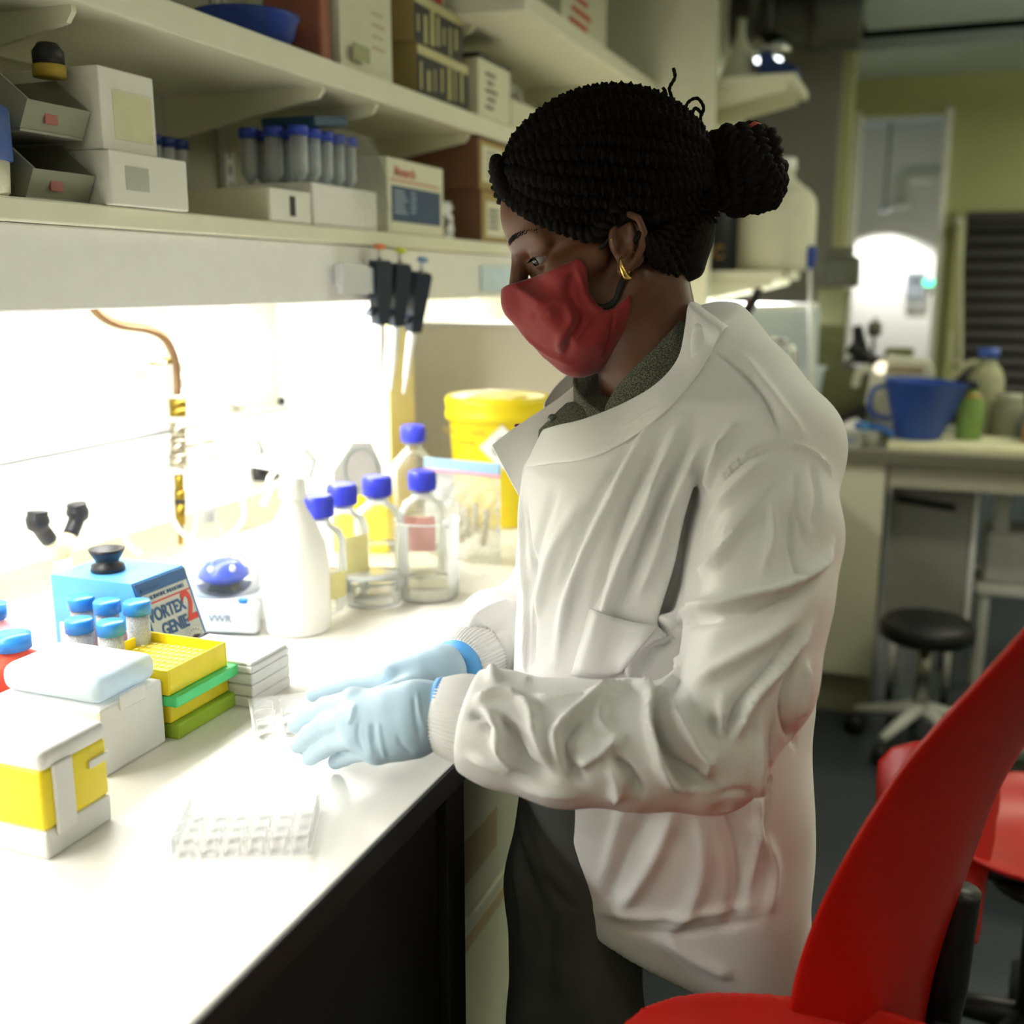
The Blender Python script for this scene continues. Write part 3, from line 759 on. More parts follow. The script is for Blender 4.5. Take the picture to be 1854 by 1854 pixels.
# brass and copper air line on the wall
av = thing('air_valve', 'brass and nickel valve on a bent copper pipe against the wall', 'valve', (0, 0, 0))
X = -1.29
def W_(px, py, x=X): return P(px, py, x=x)
G().tube(spline([W_(150, 530), W_(178, 568), W_(215, 588), W_(268, 597), W_(300, 615), W_(318, 655), W_(321, 715)], 8), 0.0075, 14).build('copper_pipe', m_copper, av)
def seg(n_, p0, p1, r, mt, k=16): return G().tube([W_(*p0), W_(*p1)], r, k).build(n_, mt, av)
seg('hex_nut', (321, 722), (322, 738), 0.0165, m_brass, 6)
seg('olive', (322, 738), (322, 754), 0.0155, m_brass)
seg('union', (322, 756), (322, 765), 0.013, m_whitem)
seg('valve_body', (322, 765), (323, 795), 0.0145, m_nickel, 8)
seg('valve_collar', (323, 795), (323, 800), 0.017, m_nickel)
seg('valve_body', (323, 800), (323, 822), 0.0145, m_nickel, 8)
seg('valve_collar', (323, 822), (323, 828), 0.0175, m_nickel)
seg('valve_body', (323, 828), (323, 845), 0.0165, m_nickel, 8)
seg('union', (323, 845), (324, 857), 0.011, m_whitem)
seg('brass_stem', (324, 857), (325, 888), 0.0085, m_brass)
seg('brass_stem', (325, 888), (326, 906), 0.0105, m_brass, 6)
seg('seal_ring', (326, 906), (326, 911), 0.011, m_blackp)
seg('brass_stem', (326, 911), (327, 950), 0.0100, m_brass)
seg('brass_stem', (327, 950), (327, 986), 0.0045, m_brass)
lv = G().tube(spline([W_(338, 808), W_(352, 806), W_(360, 797), W_(380, 800), W_(420, 785)], 5), 0.0045, 8).build('lever', m_nickel, av)
G().tube([W_(385, 799), W_(421, 785)], 0.007, 8).build('lever_grip', M('grip_grey', '#c8c9c4', 0.4), lv)
G().box(-0.03, 0.0, -0.018, 0.018, -0.006, 0.006, 0.002).build('wall_clip', m_brass, av, W_(321, 655) + Vector((-0.02, 0, 0)))
rod = thing('wall_rod', 'thin white rod with round end fixed near the copper pipe', 'rod', (0, 0, 0))
G().tube([W_(140, 638), W_(300, 656)], 0.003, 8).build('shaft', m_whitem, rod)
G().lathe([(0, -0.012), (0.009, -0.008), (0.012, 0), (0.009, 0.008), (0, 0.012)], 14).build('ball_end', M('rod_ball', '#d8d5d0', 0.4), rod, W_(140, 638))
# gas tap turret with black levers, behind the mixer
gt = thing('gas_tap', 'beige double gas tap with black levers behind the blue mixer', 'gas tap', (0, 0, 0))
m_beige = M('beige_tap', '#cfc9a4', 0.4)
q0, q1, q2 = P(70, 950, x=-1.2), P(140, 935, x=-1.2), P(112, 1010, x=-1.2)
G().tube([Vector((q2.x, q2.y, BZ + 0.001)), q2], 0.014, 14).build('column', m_beige, gt)
for q in (q0, q1):
    G().tube([q2, q2 + (q - q2) * 0.6], 0.011, 12).build('outlet', m_beige, gt)
    G().tube(spline([q2 + (q - q2) * 0.55, q, q + Vector((0, 0, 0.02))], 5), [0.012] * 5 + [0.017] * 3 + [0.015] * 3, 12).build('lever', m_blackp, gt)

# stoppered flask with tubing
fk = thing('vacuum_flask', 'stoppered side arm flask with glass tube beside the brass valve', 'flask', (0, 0, 0))
f0 = P(372, 940, x=-1.2); fx, fy = f0.x, f0.y
G().lathe([(0, 0.002), (0.05, 0.002), (0.054, 0.01), (0.045, 0.04), (0.022, 0.095), (0.021, 0.13), (0.024, 0.132), (0.022, 0.133), (0.0195, 0.13), (0.02, 0.095), (0.043, 0.04), (0.051, 0.011), (0, 0.006)], 36, c=(fx, fy, BZ)).build('glass_body', m_glass, fk)
G().lathe([(0.0165, 0.10), (0.0225, 0.133), (0.0225, 0.139), (0, 0.139)], 24, c=(fx, fy, BZ)).build('stopper', M('stopper_grey', '#d3d5d6', 0.5), fk)
G().tube([(fx, fy, BZ + 0.13), (fx, fy, BZ + 0.29)], 0.0045, 10).build('glass_tube', M('frosted_tube', '#e8ecef', 0.2, trans=0.6, ior=1.15), fk)
tb = thing('plastic_tubing', 'loop of white plastic tubing hanging around the flask', 'tubing', (0, 0, 0))
G().tube(spline([P(*a, x=-1.2 + b) for a, b in (((372, 760), 0), ((392, 800), .01), ((425, 870), .03), ((442, 930), .05), ((415, 970), .06), ((370, 985), .06), ((330, 965), .06), ((300, 920), .05), ((262, 882), .04), ((228, 890), .03), ((218, 940), .02), ((232, 985), .02), ((255, 1003), .03))], 8), 0.0042, 10).build('tube', M('tubing_white', '#f0f2f4', 0.3, trans=0.25, ior=1.15), tb)
rl = thing('tape_roll', 'white roll with pale yellow card behind the blue mixer', 'tape roll', tuple(P(300, 1010, x=-1.12)) )
rl.location.z = BZ + 0.04
G().tube([(0, -0.012, 0), (0, 0.012, 0)], 0.04, 30).build('roll', m_white, rl)
G().tube([(0, -0.0125, 0), (0, 0.0125, 0)], 0.018, 20).build('core', M('card_core', '#cdbb95', 0.7), rl)
yc = thing('yellow_card', 'pale yellow folded card lying behind the blue mixer', 'card', (-1.2, 1.45, BZ), 0.2)
G().prism([(-0.07, 0.0), (-0.02, 0.032), (0.045, 0.012), (0.05, 0.0)], -0.05, 0.05, 'y').build('sheet', M('pale_yellow', '#f3e9a8', 0.6), yc)

# black plug and lead at the trunking
pg = thing('mains_plug', 'black mains plug in the wall trunking above the spray bottle', 'plug', tuple(P(470, 845, x=-1.305)))
G().box(-0.004, 0.035, -0.024, 0.024, -0.028, 0.024, 0.004).build('body', m_blackp, pg)
G().cyl((0.02, -0.024, -0.002), (0.02, -0.05, -0.004), 0.007, 0.006, 12).build('cord_grip', m_blackp, pg)
G().tube(spline([(0.01, 0, 0.024), (0.008, -0.004, 0.045), (0.0, -0.006, 0.06)], 5), 0.003, 8).build('lead', m_blackp, pg)
sk = thing('cable_gland', 'small black cable gland on the wall beside the divider', 'cable gland', tuple(P(511, 726, x=-1.36)))
G().lathe([(0, -0.01), (0.008, -0.006), (0.008, 0.006), (0, 0.01)], 14).build('knob', m_blackp, sk)

# tip boxes, racks and plates along the front
bxw = thing('tip_box', 'white tip box with pale blue lid beside the yellow tray stack', 'tip box', (-0.792, 0.846, BZ))
m_tipw = M('tip_box_white', '#e4e3de', 0.4, var=0.02)
G().box(-0.142, 0.0, 0.0, 0.102, 0.0, 0.078, 0.004).build('base', m_tipw, bxw)
G().box(-0.14, -0.002, 0.002, 0.1, 0.079, 0.112, 0.014, 4).build('lid', M('pale_blue_lid', '#dcebf6', 0.2, trans=0.35, ior=1.1), bxw, label='pale blue translucent lid')
G().box(-0.001, 0.003, 0.03, 0.07, 0.066, 0.084, 0.002).build('latch', m_tipw, bxw)
byw = thing('tip_box', 'yellow sided tip box with white lid at the near bench corner', 'tip box', (-0.722, 0.692, BZ))
G().box(-0.13, 0.0, 0.0, 0.085, 0.0, 0.028, 0.003).build('base', m_tipw, byw)
G().box(-0.128, 0.0, 0.0, 0.085, 0.028, 0.088, 0.005, 3).build('rack', m_yellow, byw, label='yellow rack')
G().box(-0.129, 0.002, -0.001, 0.086, 0.086, 0.106, 0.008, 4).build('lid', m_tipw, byw)
G().box(0.0, 0.004, 0.012, 0.036, 0.02, 0.09, 0.0015).build('hinge_strap', m_tipw, byw)
G().box(0.0, 0.003, 0.058, 0.085, 0.066, 0.074, 0.001).build('clasp', m_tipw, byw)
def well_tray(name, label, cat, x0, x1, y0, y1, z0, z1, mat, group, wells=None, lip=0.003):
    t = thing(name, label, cat, ((x0 + x1) / 2, (y0 + y1) / 2, z0), 0, group)
    w, d, h = (x1 - x0) / 2, (y1 - y0) / 2, z1 - z0
    g = G()
    if wells:
        g.box(-w, w, -d, -d + lip, 0, h, 0.001); g.box(-w, w, d - lip, d, 0, h, 0.001)
        g.box(-w, -w + lip, -d + lip, d - lip, 0, h, 0.001); g.box(w - lip, w, -d + lip, d - lip, 0, h, 0.001)
        g.build('frame', mat, t)
        G().box(-w + lip, w - lip, -d + lip, d - lip, 0.0, h - 0.012, 0).build('deck', mat, t)
        g = G()
        for i in range(12):
            for j in range(8):
                x, y = -w + 0.012 + i * (2 * w - 0.024) / 11, -d + 0.012 + j * (2 * d - 0.024) / 7
                g.lathe([(0.0025, h - 0.012), (0.0034, h - 0.0112), (0.0025, h - 0.0104), (0.0018, h - 0.0118)], 8, c=(x, y, 0))
        o = g.build('wells', M('well_rim', '#f3e97f', 0.5), t); o['kind'] = 'stuff'
    else:
        g.box(-w, w, -d, d, 0, h, 0.0025).build('body', mat, t)
    return t
TG = 'stacked microplate racks'
well_tray('tube_rack', 'lime green rack at the bottom of the yellow stack', 'rack', -0.885, -0.782, 0.957, 1.098, BZ, BZ + 0.019, M('lime_plastic', '#b9d84e', 0.4, trans=0.3, ior=1.1), TG)
well_tray('tube_rack', 'plain yellow rack under the green tray', 'rack', -0.895, -0.79, 0.955, 1.068, BZ + 0.0195, BZ + 0.042, M('deep_yellow', '#e0c81c', 0.45), TG)
well_tray('tube_rack', 'bright green tray between the two yellow racks', 'rack', -0.9, -0.776, 0.95, 1.09, BZ + 0.0425, BZ + 0.056, M('bright_green', '#58dc84', 0.4), TG)
well_tray('tube_rack', 'open yellow rack with small wells on top of the stack', 'rack', -0.905, -0.786, 0.95, 1.062, BZ + 0.0565, BZ + 0.087, m_yellow, TG, True)
m_plate = M('microplate_white', '#e9e8e4', 0.35, trans=0.15, ior=1.1)
for k, lb in enumerate(('lowest white microplate of the stack beside the green tray', 'second white microplate from the bottom of the stack', 'third white microplate of the stack, under the lidded one')):
    well_tray('microplate', lb, 'microplate', -0.882, -0.755, 1.068, 1.154, BZ + k * 0.0152, BZ + 0.0147 + k * 0.0152, m_plate, 'white microplates in a stack')
tp = thing('microplate', 'lidded white microplate on top of the white stack', 'microplate', (-0.8185, 1.111, BZ + 0.0458), 0, 'white microplates in a stack')
G().box(-0.0635, 0.0635, -0.043, 0.043, 0, 0.009, 0.002).build('base', m_plate, tp)
G().box(-0.061, 0.061, -0.041, 0.041, 0.009, 0.013, 0.0015).build('lid', m_plate, tp)
G().box(-0.055, 0.02, -0.036, 0.036, 0.013, 0.0134).build('paper_label', m_paper, tp)

# falcon tubes with blue caps in a rack
def falcon(loc, label, group, cap, body, liq=None, h=0.115, r=0.0142):
    t = thing('centrifuge_tube', label, 'centrifuge tube', loc, 0, group)
    G().lathe([(0, 0.0), (0.003, 0.0005), (r * 0.95, 0.017), (r, 0.02), (r, h - 0.012), (r - 0.001, h - 0.012), (r - 0.001, 0.021), (0, 0.003)], 20).build('body', body, t)
    G().lathe([(r, h - 0.014), (r * 1.2, h - 0.013), (r * 1.2, h + 0.001), (r * 1.1, h + 0.003), (0, h + 0.003)], 22).build('cap', cap, t)
    if liq: G().lathe([(0, 0.003), (r - 0.0015, 0.022), (r - 0.0015, h * 0.7), (0, h * 0.7)], 16).build('liquid', liq, t)
    return t
m_tubeb = thin('tube_plastic', (0.90, 0.93, 0.97), 1.25, 0.35, 0.7)
rk = thing('tube_rack', 'pale pink tube rack behind the white tip box', 'rack', (-0.945, 1.012, BZ))
G().box(-0.1, 0.062, -0.04, 0.06, 0.0, 0.012, 0.002).build('base', M('rack_pink', '#f3c9cf', 0.4, trans=0.2, ior=1.1), rk)
G().box(-0.1, 0.062, -0.045, -0.04, 0.0, 0.08, 0.002).build('side', M('rack_pink', '#f3c9cf'), rk)
G().box(-0.11, 0.062, 0.055, 0.06, 0.0, 0.08, 0.002).build('side', M('rack_pink', '#f3c9cf'), rk)
f1 = falcon((-0.907, 1.048, BZ + 0.0125), 'blue capped tube at the rack end beside the mixer panel', 'blue capped tubes in the pink rack', m_bluel, m_tubeb)
for dx, dy, lb in ((-0.045, 0.0, 'blue capped pink tube in the middle of the rack'), (-0.09, 0.004, 'blue capped tube at the rack corner before the mixer body'), (0.0, -0.046, 'short blue capped tube nearest the white tip box'), (-0.045, -0.05, 'blue capped tube behind the pale blue lid')):
    falcon((-0.907 + dx, 1.045 + dy, BZ + 0.0125), lb, 'blue capped tubes in the pink rack', m_bluel, m_tubeb, m_pink, 0.112 - 0.2 * abs(dy))
# media bottles at the left edge
m_media = M('red_media', '#ef6a52', 0.3, trans=0.25, ior=1.15)
def media(loc, label, h, r, liqm, fill):
    t = thing('media_bottle', label, 'bottle', loc, 0.3, 'media bottles at the near end of the bench')
    G().lathe([(0, 0.001), (r * 0.92, 0.001), (r, 0.006), (r, h * 0.62), (r * 0.8, h * 0.74), (r * 0.42, h * 0.82), (r * 0.42, h * 0.9), (0, h * 0.9)], 28).build('body', liqm, t)
    G().lathe([(r * 0.5, h * 0.84), (r * 0.56, h * 0.85), (r * 0.56, h), (0, h)], 26).build('cap', m_bluel, t)
    return t
media((-1.085, 0.985, BZ), 'pink media bottle with blue cap farthest at the left edge', 0.125, 0.036, m_pink, 0.5)
media((-0.99, 0.925, BZ), 'red media bottle behind the white tip box', 0.115, 0.04, m_media, 0.5)
media((-0.985, 0.848, BZ), 'small pink media bottle with blue cap at the left edge', 0.125, 0.03, m_pink, 0.5)
media((-0.90, 0.78, BZ), 'pink media bottle with blue cap beside the yellow tip box', 0.10, 0.03, m_pink, 0.5)

# clear culture plates
def culture_plate(loc, rz, label, nx, ny, w=0.127, d=0.086, h=0.02, lid=True):
    t = thing('culture_plate', label, 'culture plate', loc, rz, 'clear culture plates near the hands')
    g = G()
    g.box(-w / 2, w / 2, -d / 2, d / 2, 0, 0.0015)
    for a, b, c, e in ((-w / 2, w / 2, -d / 2, -d / 2 + 0.0015), (-w / 2, w / 2, d / 2 - 0.0015, d / 2), (-w / 2, -w / 2 + 0.0015, -d / 2, d / 2), (w / 2 - 0.0015, w / 2, -d / 2, d / 2)):
        g.box(a, b, c, e, 0.0015, h)
    g.build('tray', m_clear, t)
    rr = min((w - 0.012) / nx, (d - 0.01) / ny) / 2 - 0.001
    wm = G().lathe([(rr - 0.0009, 0.002), (rr, 0.002), (rr, h - 0.002), (rr + 0.0008, h - 0.001), (rr - 0.0009, h - 0.0015)], 24).mesh('well')
    wm.materials.append(m_clear)
    for i in range(nx):
        for j in range(ny):
            link('well', wm, None, t, (-w / 2 + (i + 0.5) * w / nx, -d / 2 + (j + 0.5) * d / ny, 0))
    if lid: G().box(-w / 2 - 0.001, w / 2 + 0.001, -d / 2 - 0.001, d / 2 + 0.001, h + 0.0005, h + 0.002, 0.0006).build('lid', m_clear, t)
    return t
culture_plate((-0.578, 0.80, BZ + 0.0005), math.radians(25), 'clear multi well plate near the front bench edge', 6, 4)
culture_plate((-0.672, 1.055, BZ + 0.0005), math.radians(38), 'clear plate lying under the gloved fingers', 4, 3, lid=True)

# pipettes on a holder under the shelf
ph = thing('pipette_holder', 'white curved pipette holder on the shelf pelmet', 'pipette holder', (-1.0, 1.86, 1.455))
G().prism([(-0.125, -0.032), (0.03, -0.032), (0.085, -0.018), (0.12, 0.004), (0.125, 0.022), (0.06, 0.024), (0.0, 0.014), (-0.06, 0.022), (-0.125, 0.022)], 0.0, 0.012, 'x').build('bar', M('holder_grey', '#d4d6d6', 0.4), ph)
G().box(-0.011, 0.0, -0.12, 0.1, -0.02, 0.02, 0.002).build('mount', m_white, ph)
m_pip = M('pipette_navy', '#232c3a', 0.4)
def pipette(loc, tilt, label, capm):
    t = thing('pipette', label, 'pipette', loc, math.radians(20), 'pipettes hanging on the holder')
    t.rotation_euler = (0, tilt[1], math.radians(70)); t.rotation_euler.x = tilt[0]
    G().prism([(-0.017, 0.045), (0.015, 0.045), (0.022, 0.038), (0.020, 0.0), (0.014, -0.075), (-0.012, -0.075), (-0.017, -0.02)], -0.012, 0.012, 'y').build('handle', m_pip, t)
    G().prism([(-0.016, -0.04), (-0.03, -0.05), (-0.032, -0.06), (-0.016, -0.055)], -0.008, 0.008, 'y').build('finger_hook', m_pip, t)
    G().tube([(0, 0, 0.045), (0, 0, 0.066)], 0.0045, 12).build('plunger', m_white, t)
    G().lathe([(0, 0.066), (0.011, 0.066), (0.011, 0.073), (0.006, 0.075), (0, 0.075)], 18).build('plunger_cap', capm, t)
    G().tube([(0.0, 0, -0.07), (0, 0, -0.1), (0, 0, -0.17), (0, 0, -0.176), (0, 0, -0.205)], [0.0095, 0.009, 0.0062, 0.0042, 0.0036], 14).build('shaft', m_white, t)
    G().tube([(0.011, 0, -0.055), (0.0115, 0, -0.11), (0.006, 0, -0.165)], [0.0022, 0.0022, 0.003], 8).build('ejector_rod', m_steel, t)
    return t
pipette((-0.985, 1.868, 1.44), (math.radians(2), 0.0), 'navy pipette nearest the holder bar', M('cap_orange', '#e8824a', 0.5))
pipette((-0.975, 1.925, 1.435), (math.radians(8), 0.0), 'navy pipette in the middle of the three', M('cap_lime', '#ccd63c', 0.5))
pipette((-0.962, 1.985, 1.42), (math.radians(13), 0.0), 'navy pipette closest to the person', M('cap_blue', '#7fa3bf', 0.5))
bc = thing('paper_card', 'pale blue card clipped under the shelf behind the face', 'card', tuple(P(905, 505, x=-1.008)))
G().box(-0.001, 0.001, -0.12, 0.12, -0.03, 0.03).build('card', M('pale_blue_card', '#cfe2ee', 0.6), bc)
# ------------------------------------------------------------------ things on the shelves
LZ, UZ, TZ = 1.5405, 1.8205, 2.0505
m_card = M('brown_cardboard', '#7d5742', 0.8, bump=0.1, scale=120, var=0.06)
m_cardy = M('tan_cardboard', '#a5915a', 0.8, var=0.05)
m_box = M('box_white', '#dcdabf', 0.6, var=0.02)
m_boxw = M('box_bright', '#e6e5d8', 0.55, var=0.02)
def carton(name, label, x0, x1, y0, y1, z0, z1, mat, cat='box', bev=0.002, group='boxes on the bench shelves'):
    t = thing(name, label, cat, ((x0 + x1) / 2, (y0 + y1) / 2, z0), 0, group)
    w, d = (x1 - x0) / 2, (y1 - y0) / 2
    G().box(-w, w, -d, d, 0, z1 - z0, bev).build('carton', mat, t)
    t['_'] = 0; del t['_']
    return t, w, d, z1 - z0
def front_print(t, w, mat, y0, y1, z0, z1, name='label', dep=0.0008):
    return G().box(w, w + dep, y0, y1, z0, z1).build(name, mat, t)
# lower shelf, from the near end
tb_ = thing('storage_tub', 'cream tub with blue lid at the near end of the lower shelf', 'tub', (-1.072, 0.957, LZ))
G().lathe([(0, 0), (0.075, 0), (0.08, 0.004), (0.082, 0.04), (0, 0.04)], 30).build('tub', m_box, tb_)
G().lathe([(0.083, 0.038), (0.086, 0.04), (0.086, 0.095), (0.08, 0.1), (0, 0.1)], 30).build('lid', M('tub_blue', '#3d5a9c', 0.4), tb_)
m_bin = M('smoky_bin', '#8f907e', 0.35, var=0.05)
for k, lb in enumerate(('lower smoky parts bin with scooped front on the lower shelf', 'upper smoky parts bin with scooped front, stacked')):
    z = LZ + k * 0.078
    t = thing('parts_bin', lb, 'parts bin', (-1.11, 1.098, z), 0, 'parts bins in a stack')
    G().box(-0.1, 0.085, -0.052, 0.052, 0, 0.004, 0.001).build('base', m_bin, t)
    G().prism([(-0.1, 0.004), (0.085, 0.004), (0.1, 0.035), (0.05, 0.074), (-0.1, 0.074)], -0.052, -0.048, 'y').build('side', m_bin, t)
    G().prism([(-0.1, 0.004), (0.085, 0.004), (0.1, 0.035), (0.05, 0.074), (-0.1, 0.074)], 0.048, 0.052, 'y').build('side', m_bin, t)
    G().box(-0.1, -0.096, -0.048, 0.048, 0.004, 0.074).build('back', m_bin, t)
    G().prism([(0.083, 0.004), (0.085, 0.004), (0.1, 0.035), (0.098, 0.035)], -0.048, 0.048, 'y').build('lip', m_bin, t)
    G().box(0.0905, 0.0945, -0.02, 0.0, 0.012, 0.028, T=None).build('red_tag', M('tag_red', '#a4625a', 0.6), t)
    for i in range(3): G().lathe([(0, 0.004), (0.018, 0.004), (0.018, 0.04), (0.012, 0.05), (0, 0.05)], 14, c=(-0.06 + 0.045 * i, -0.02 + 0.03 * (i % 2), 0)).build('small_pot', M('pot_grey', '#a9aa98', 0.5), t)
bt = thing('small_bottle', 'small black and yellow bottle on top of the smoky bins', 'bottle', (-1.05, 1.128, LZ + 0.1525))
G().lathe([(0, 0), (0.02, 0), (0.02, 0.014), (0, 0.014)], 18).build('base', M('bottle_yellow', '#b59a35', 0.5), bt)
G().lathe([(0.019, 0.0142), (0.019, 0.03), (0.012, 0.04), (0, 0.041)], 18).build('body', m_blackp, bt)
t, w, d, h = carton('white_box', 'wide white box at the bottom of the white stack', -1.18, -0.99, 1.155, 1.31, LZ, LZ + 0.068, m_boxw)
front_print(t, w, M('grey_print', '#b7b8ae', 0.6), -0.05, -0.005, 0.02, 0.05)
t, w, d, h = carton('white_box', 'tall white box on top of the wide white box', -1.17, -1.0, 1.157, 1.262, LZ + 0.0685, LZ + 0.17, m_boxw)
front_print(t, w, M('cream_print', '#d8d6ae', 0.6), -0.03, 0.045, 0.015, 0.075)
# small falcon rack near the wall
r2 = thing('tube_rack', 'dark blue lidded tube rack against the wall on the lower shelf', 'rack', (-1.235, 1.545, LZ))
G().box(-0.04, 0.04, -0.09, 0.09, 0.0, 0.025, 0.002).build('base', M('rack_grey', '#8b8c86', 0.5), r2)
for k in range(5):
    falcon((-1.235, 1.545 - 0.07 + 0.035 * k, LZ + 0.0255), 'navy capped tube in the wall side rack, %s from the white boxes' % ('first', 'second', 'third', 'fourth', 'fifth')[k], 'navy capped tubes against the wall', m_navy, m_tubeb)
t = thing('flat_box', 'flat white drawer box with black slot on the lower shelf', 'box', (-1.17, 1.592, LZ))
G().box(0.0, 0.168, -0.063, 0.063, 0, 0.052, 0.002).build('sleeve', m_box, t)
G().box(0.168, 0.170, -0.061, 0.061, 0.001, 0.051, 0.0005).build('drawer_front', m_boxw, t)
G().box(0.170, 0.1712, -0.004, 0.012, 0.010, 0.042, 0.0004).build('slot', m_blackp, t)
# polystyrene rack of large tubes in a clear bag
ft = thing('foam_rack', 'white foam tray of large tubes in a clear bag', 'tube tray', (-1.11, 1.79, LZ))
G().box(-0.07, 0.105, -0.12, 0.115, 0, 0.072, 0.004).build('tray', M('foam_white', '#ebeae2', 0.8, bump=0.2, scale=200), ft)
LT = 'blue capped large tubes in the foam tray'
nm = ['blue capped large tube standing in the bagged foam tray']
rown = ('back', 'middle', 'front')
coln = ('nearest the flat white box', 'second from the flat white box', 'third from the flat white box', 'fourth from the flat white box', 'under the crinkled bag')
for i in range(5):
    for j in range(3):
        falcon((-1.145 + j * 0.05, 1.695 + i * 0.043, LZ + 0.0725), 'blue capped large tube in the foam tray, %s row, %s' % (rown[j], coln[i]), LT, M('falcon_blue', '#2b46b4', 0.4), m_tubeb, None, 0.092, 0.0150)
cd = thing('blue_card', 'dark blue tilted lid lying on the bagged tubes', 'lid', (-1.085, 1.78, LZ + 0.1765))
G().box(-0.05, 0.06, -0.06, 0.055, 0, 0.018, 0.002, T=Matrix.Rotation(math.radians(7), 4, 'X')).build('plate', M('teal_navy', '#20465f', 0.5), cd)
# the bag over the tubes: draped film
m_bag = thin('clear_bag', (0.95, 0.96, 0.94), 1.2, 0.25, 0.12)
bg = thing('clear_bag', 'crinkled clear bag pulled over the end of the tube tray', 'plastic bag', (-0.999, 1.86, LZ))
rows = []
for j in range(14):
    z = 0.004 + 0.175 * j / 13
    rows.append([(0.008 - 0.05 * (j / 13) ** 2 + 0.0022 * math.sin(i * 1.9 + j), -0.05 + 0.125 * i / 11 + 0.012 * math.sin(j * 0.9) + 0.03 * (j / 13) ** 2 * (i / 11), z + 0.003 * math.sin(i * 2.3 + j * 1.1)) for i in range(12)])
G().loft(rows).build('film', m_bag, bg, sub=1)
# kit box with blue panel
t, w, d, h = carton('kit_box', 'white kit box with blue panel and red lettering', -1.13, -1.003, 1.945, 2.205, LZ, LZ + 0.142, m_box)
front_print(t, w, M('panel_blue', '#2c4468', 0.5), -0.115, 0.112, 0.022, 0.09, 'blue_panel')
G().box(w, w + 0.0009, -0.12, 0.105, 0.099, 0.102).build('red_line', M('red_print2', '#c87a68', 0.6), t)
text('lettering', 'Monarch', 0.026, M('red_print2', '#c87a68', 0.6), t, (w + 0.0008, -0.055, 0.117), (math.pi / 2, 0, math.pi / 2), bold=0.0006)
m_pl = M('panel_lettering', '#9fb0c0', 0.6)
for r_ in range(6):
    G().box(w + 0.0008, w + 0.0014, -0.105, -0.06 + 0.006 * (r_ % 3), 0.078 - r_ * 0.008, 0.0815 - r_ * 0.008).build('print_line', m_pl, t)
for r_ in range(5):
    G().box(w + 0.0008, w + 0.0014, -0.03, -0.01 + 0.004 * (r_ % 2), 0.078 - r_ * 0.009, 0.0815 - r_ * 0.009).build('print_line', m_pl, t)
t, w, d, h = carton('cardboard_box', 'lower brown cardboard box at the end of the lower shelf', -1.33, -1.0, 2.41, 2.68, LZ, LZ + 0.115, m_card)
front_print(t, w, m_cardy, -0.13, 0.13, 0.002, 0.112, 'face'); front_print(t, w, m_box, -0.105, 0.02, 0.012, 0.092, 'label', 0.0014)
for r_ in range(4): G().box(w + 0.0014, w + 0.002, -0.09, -0.03, 0.03 + r_ * 0.013, 0.036 + r_ * 0.013).build('print_line', m_ink, t)
t, w, d, h = carton('cardboard_box', 'long brown cardboard box on top of the lower one', -1.33, -1.0, 2.395, 2.72, LZ + 0.1155, LZ + 0.232, m_card)
front_print(t, w, m_cardy, -0.155, 0.155, 0.003, 0.112, 'face'); front_print(t, w, m_box, -0.14, -0.01, 0.02, 0.1, 'label', 0.0014)
for r_ in range(5): G().box(w + 0.0014, w + 0.002, -0.12, -0.05 + 0.01 * (r_ % 2), 0.032 + r_ * 0.013, 0.037 + r_ * 0.013).build('print_line', M('grey_ink', '#8c8a78', 0.7), t)
sg = soft_bag('clear_bag', 'small crumpled clear bag beside the lower brown box', 'plastic bag', (-1.06, 2.305, LZ), 0.1, 0.085, 0.05, m_bag, math.radians(80), 5, 12)
# middle shelf
t = thing('blue_dish', 'round blue plastic dish on the middle shelf', 'dish', (-1.09, 1.62, UZ))
G().lathe([(0, 0), (0.06, 0), (0.078, 0.02), (0.085, 0.045), (0.089, 0.05), (0.082, 0.047), (0.074, 0.022), (0.056, 0.004), (0, 0.004)], 36).build('bowl', M('dish_blue', '#2c47a0', 0.35), t)
t = thing('red_packet', 'dull red packet standing beside the blue dish', 'packet', (-1.075, 1.745, UZ), 0.15)
G().box(-0.05, 0.06, -0.022, 0.022, 0, 0.125, 0.008, 3).build('pouch', M('packet_red', '#9c5b48', 0.5), t)
G().box(-0.05, 0.06, -0.01, 0.01, 0.125, 0.135, 0.001).build('seal', M('packet_red2', '#b58a76', 0.5), t)
t, w, d, h = carton('white_box', 'cream box with faint print on the middle shelf', -1.2, -1.01, 1.79, 1.99, UZ, UZ + 0.17, m_box)
for r_ in range(4): front_print(t, w, M('faint_print', '#c6b98c', 0.6), 0.02, 0.07 - 0.008 * (r_ % 2), 0.05 + r_ * 0.02, 0.056 + r_ * 0.02, 'print_line')
tag2 = thing('shelf_ticket', 'small grey green ticket on the front of the middle shelf', 'ticket', tuple(P(655, 97, x=-0.998)))
G().box(-0.001, 0.001, -0.03, 0.03, -0.014, 0.014).build('card', M('ticket_green', '#a6a97c', 0.6), tag2)
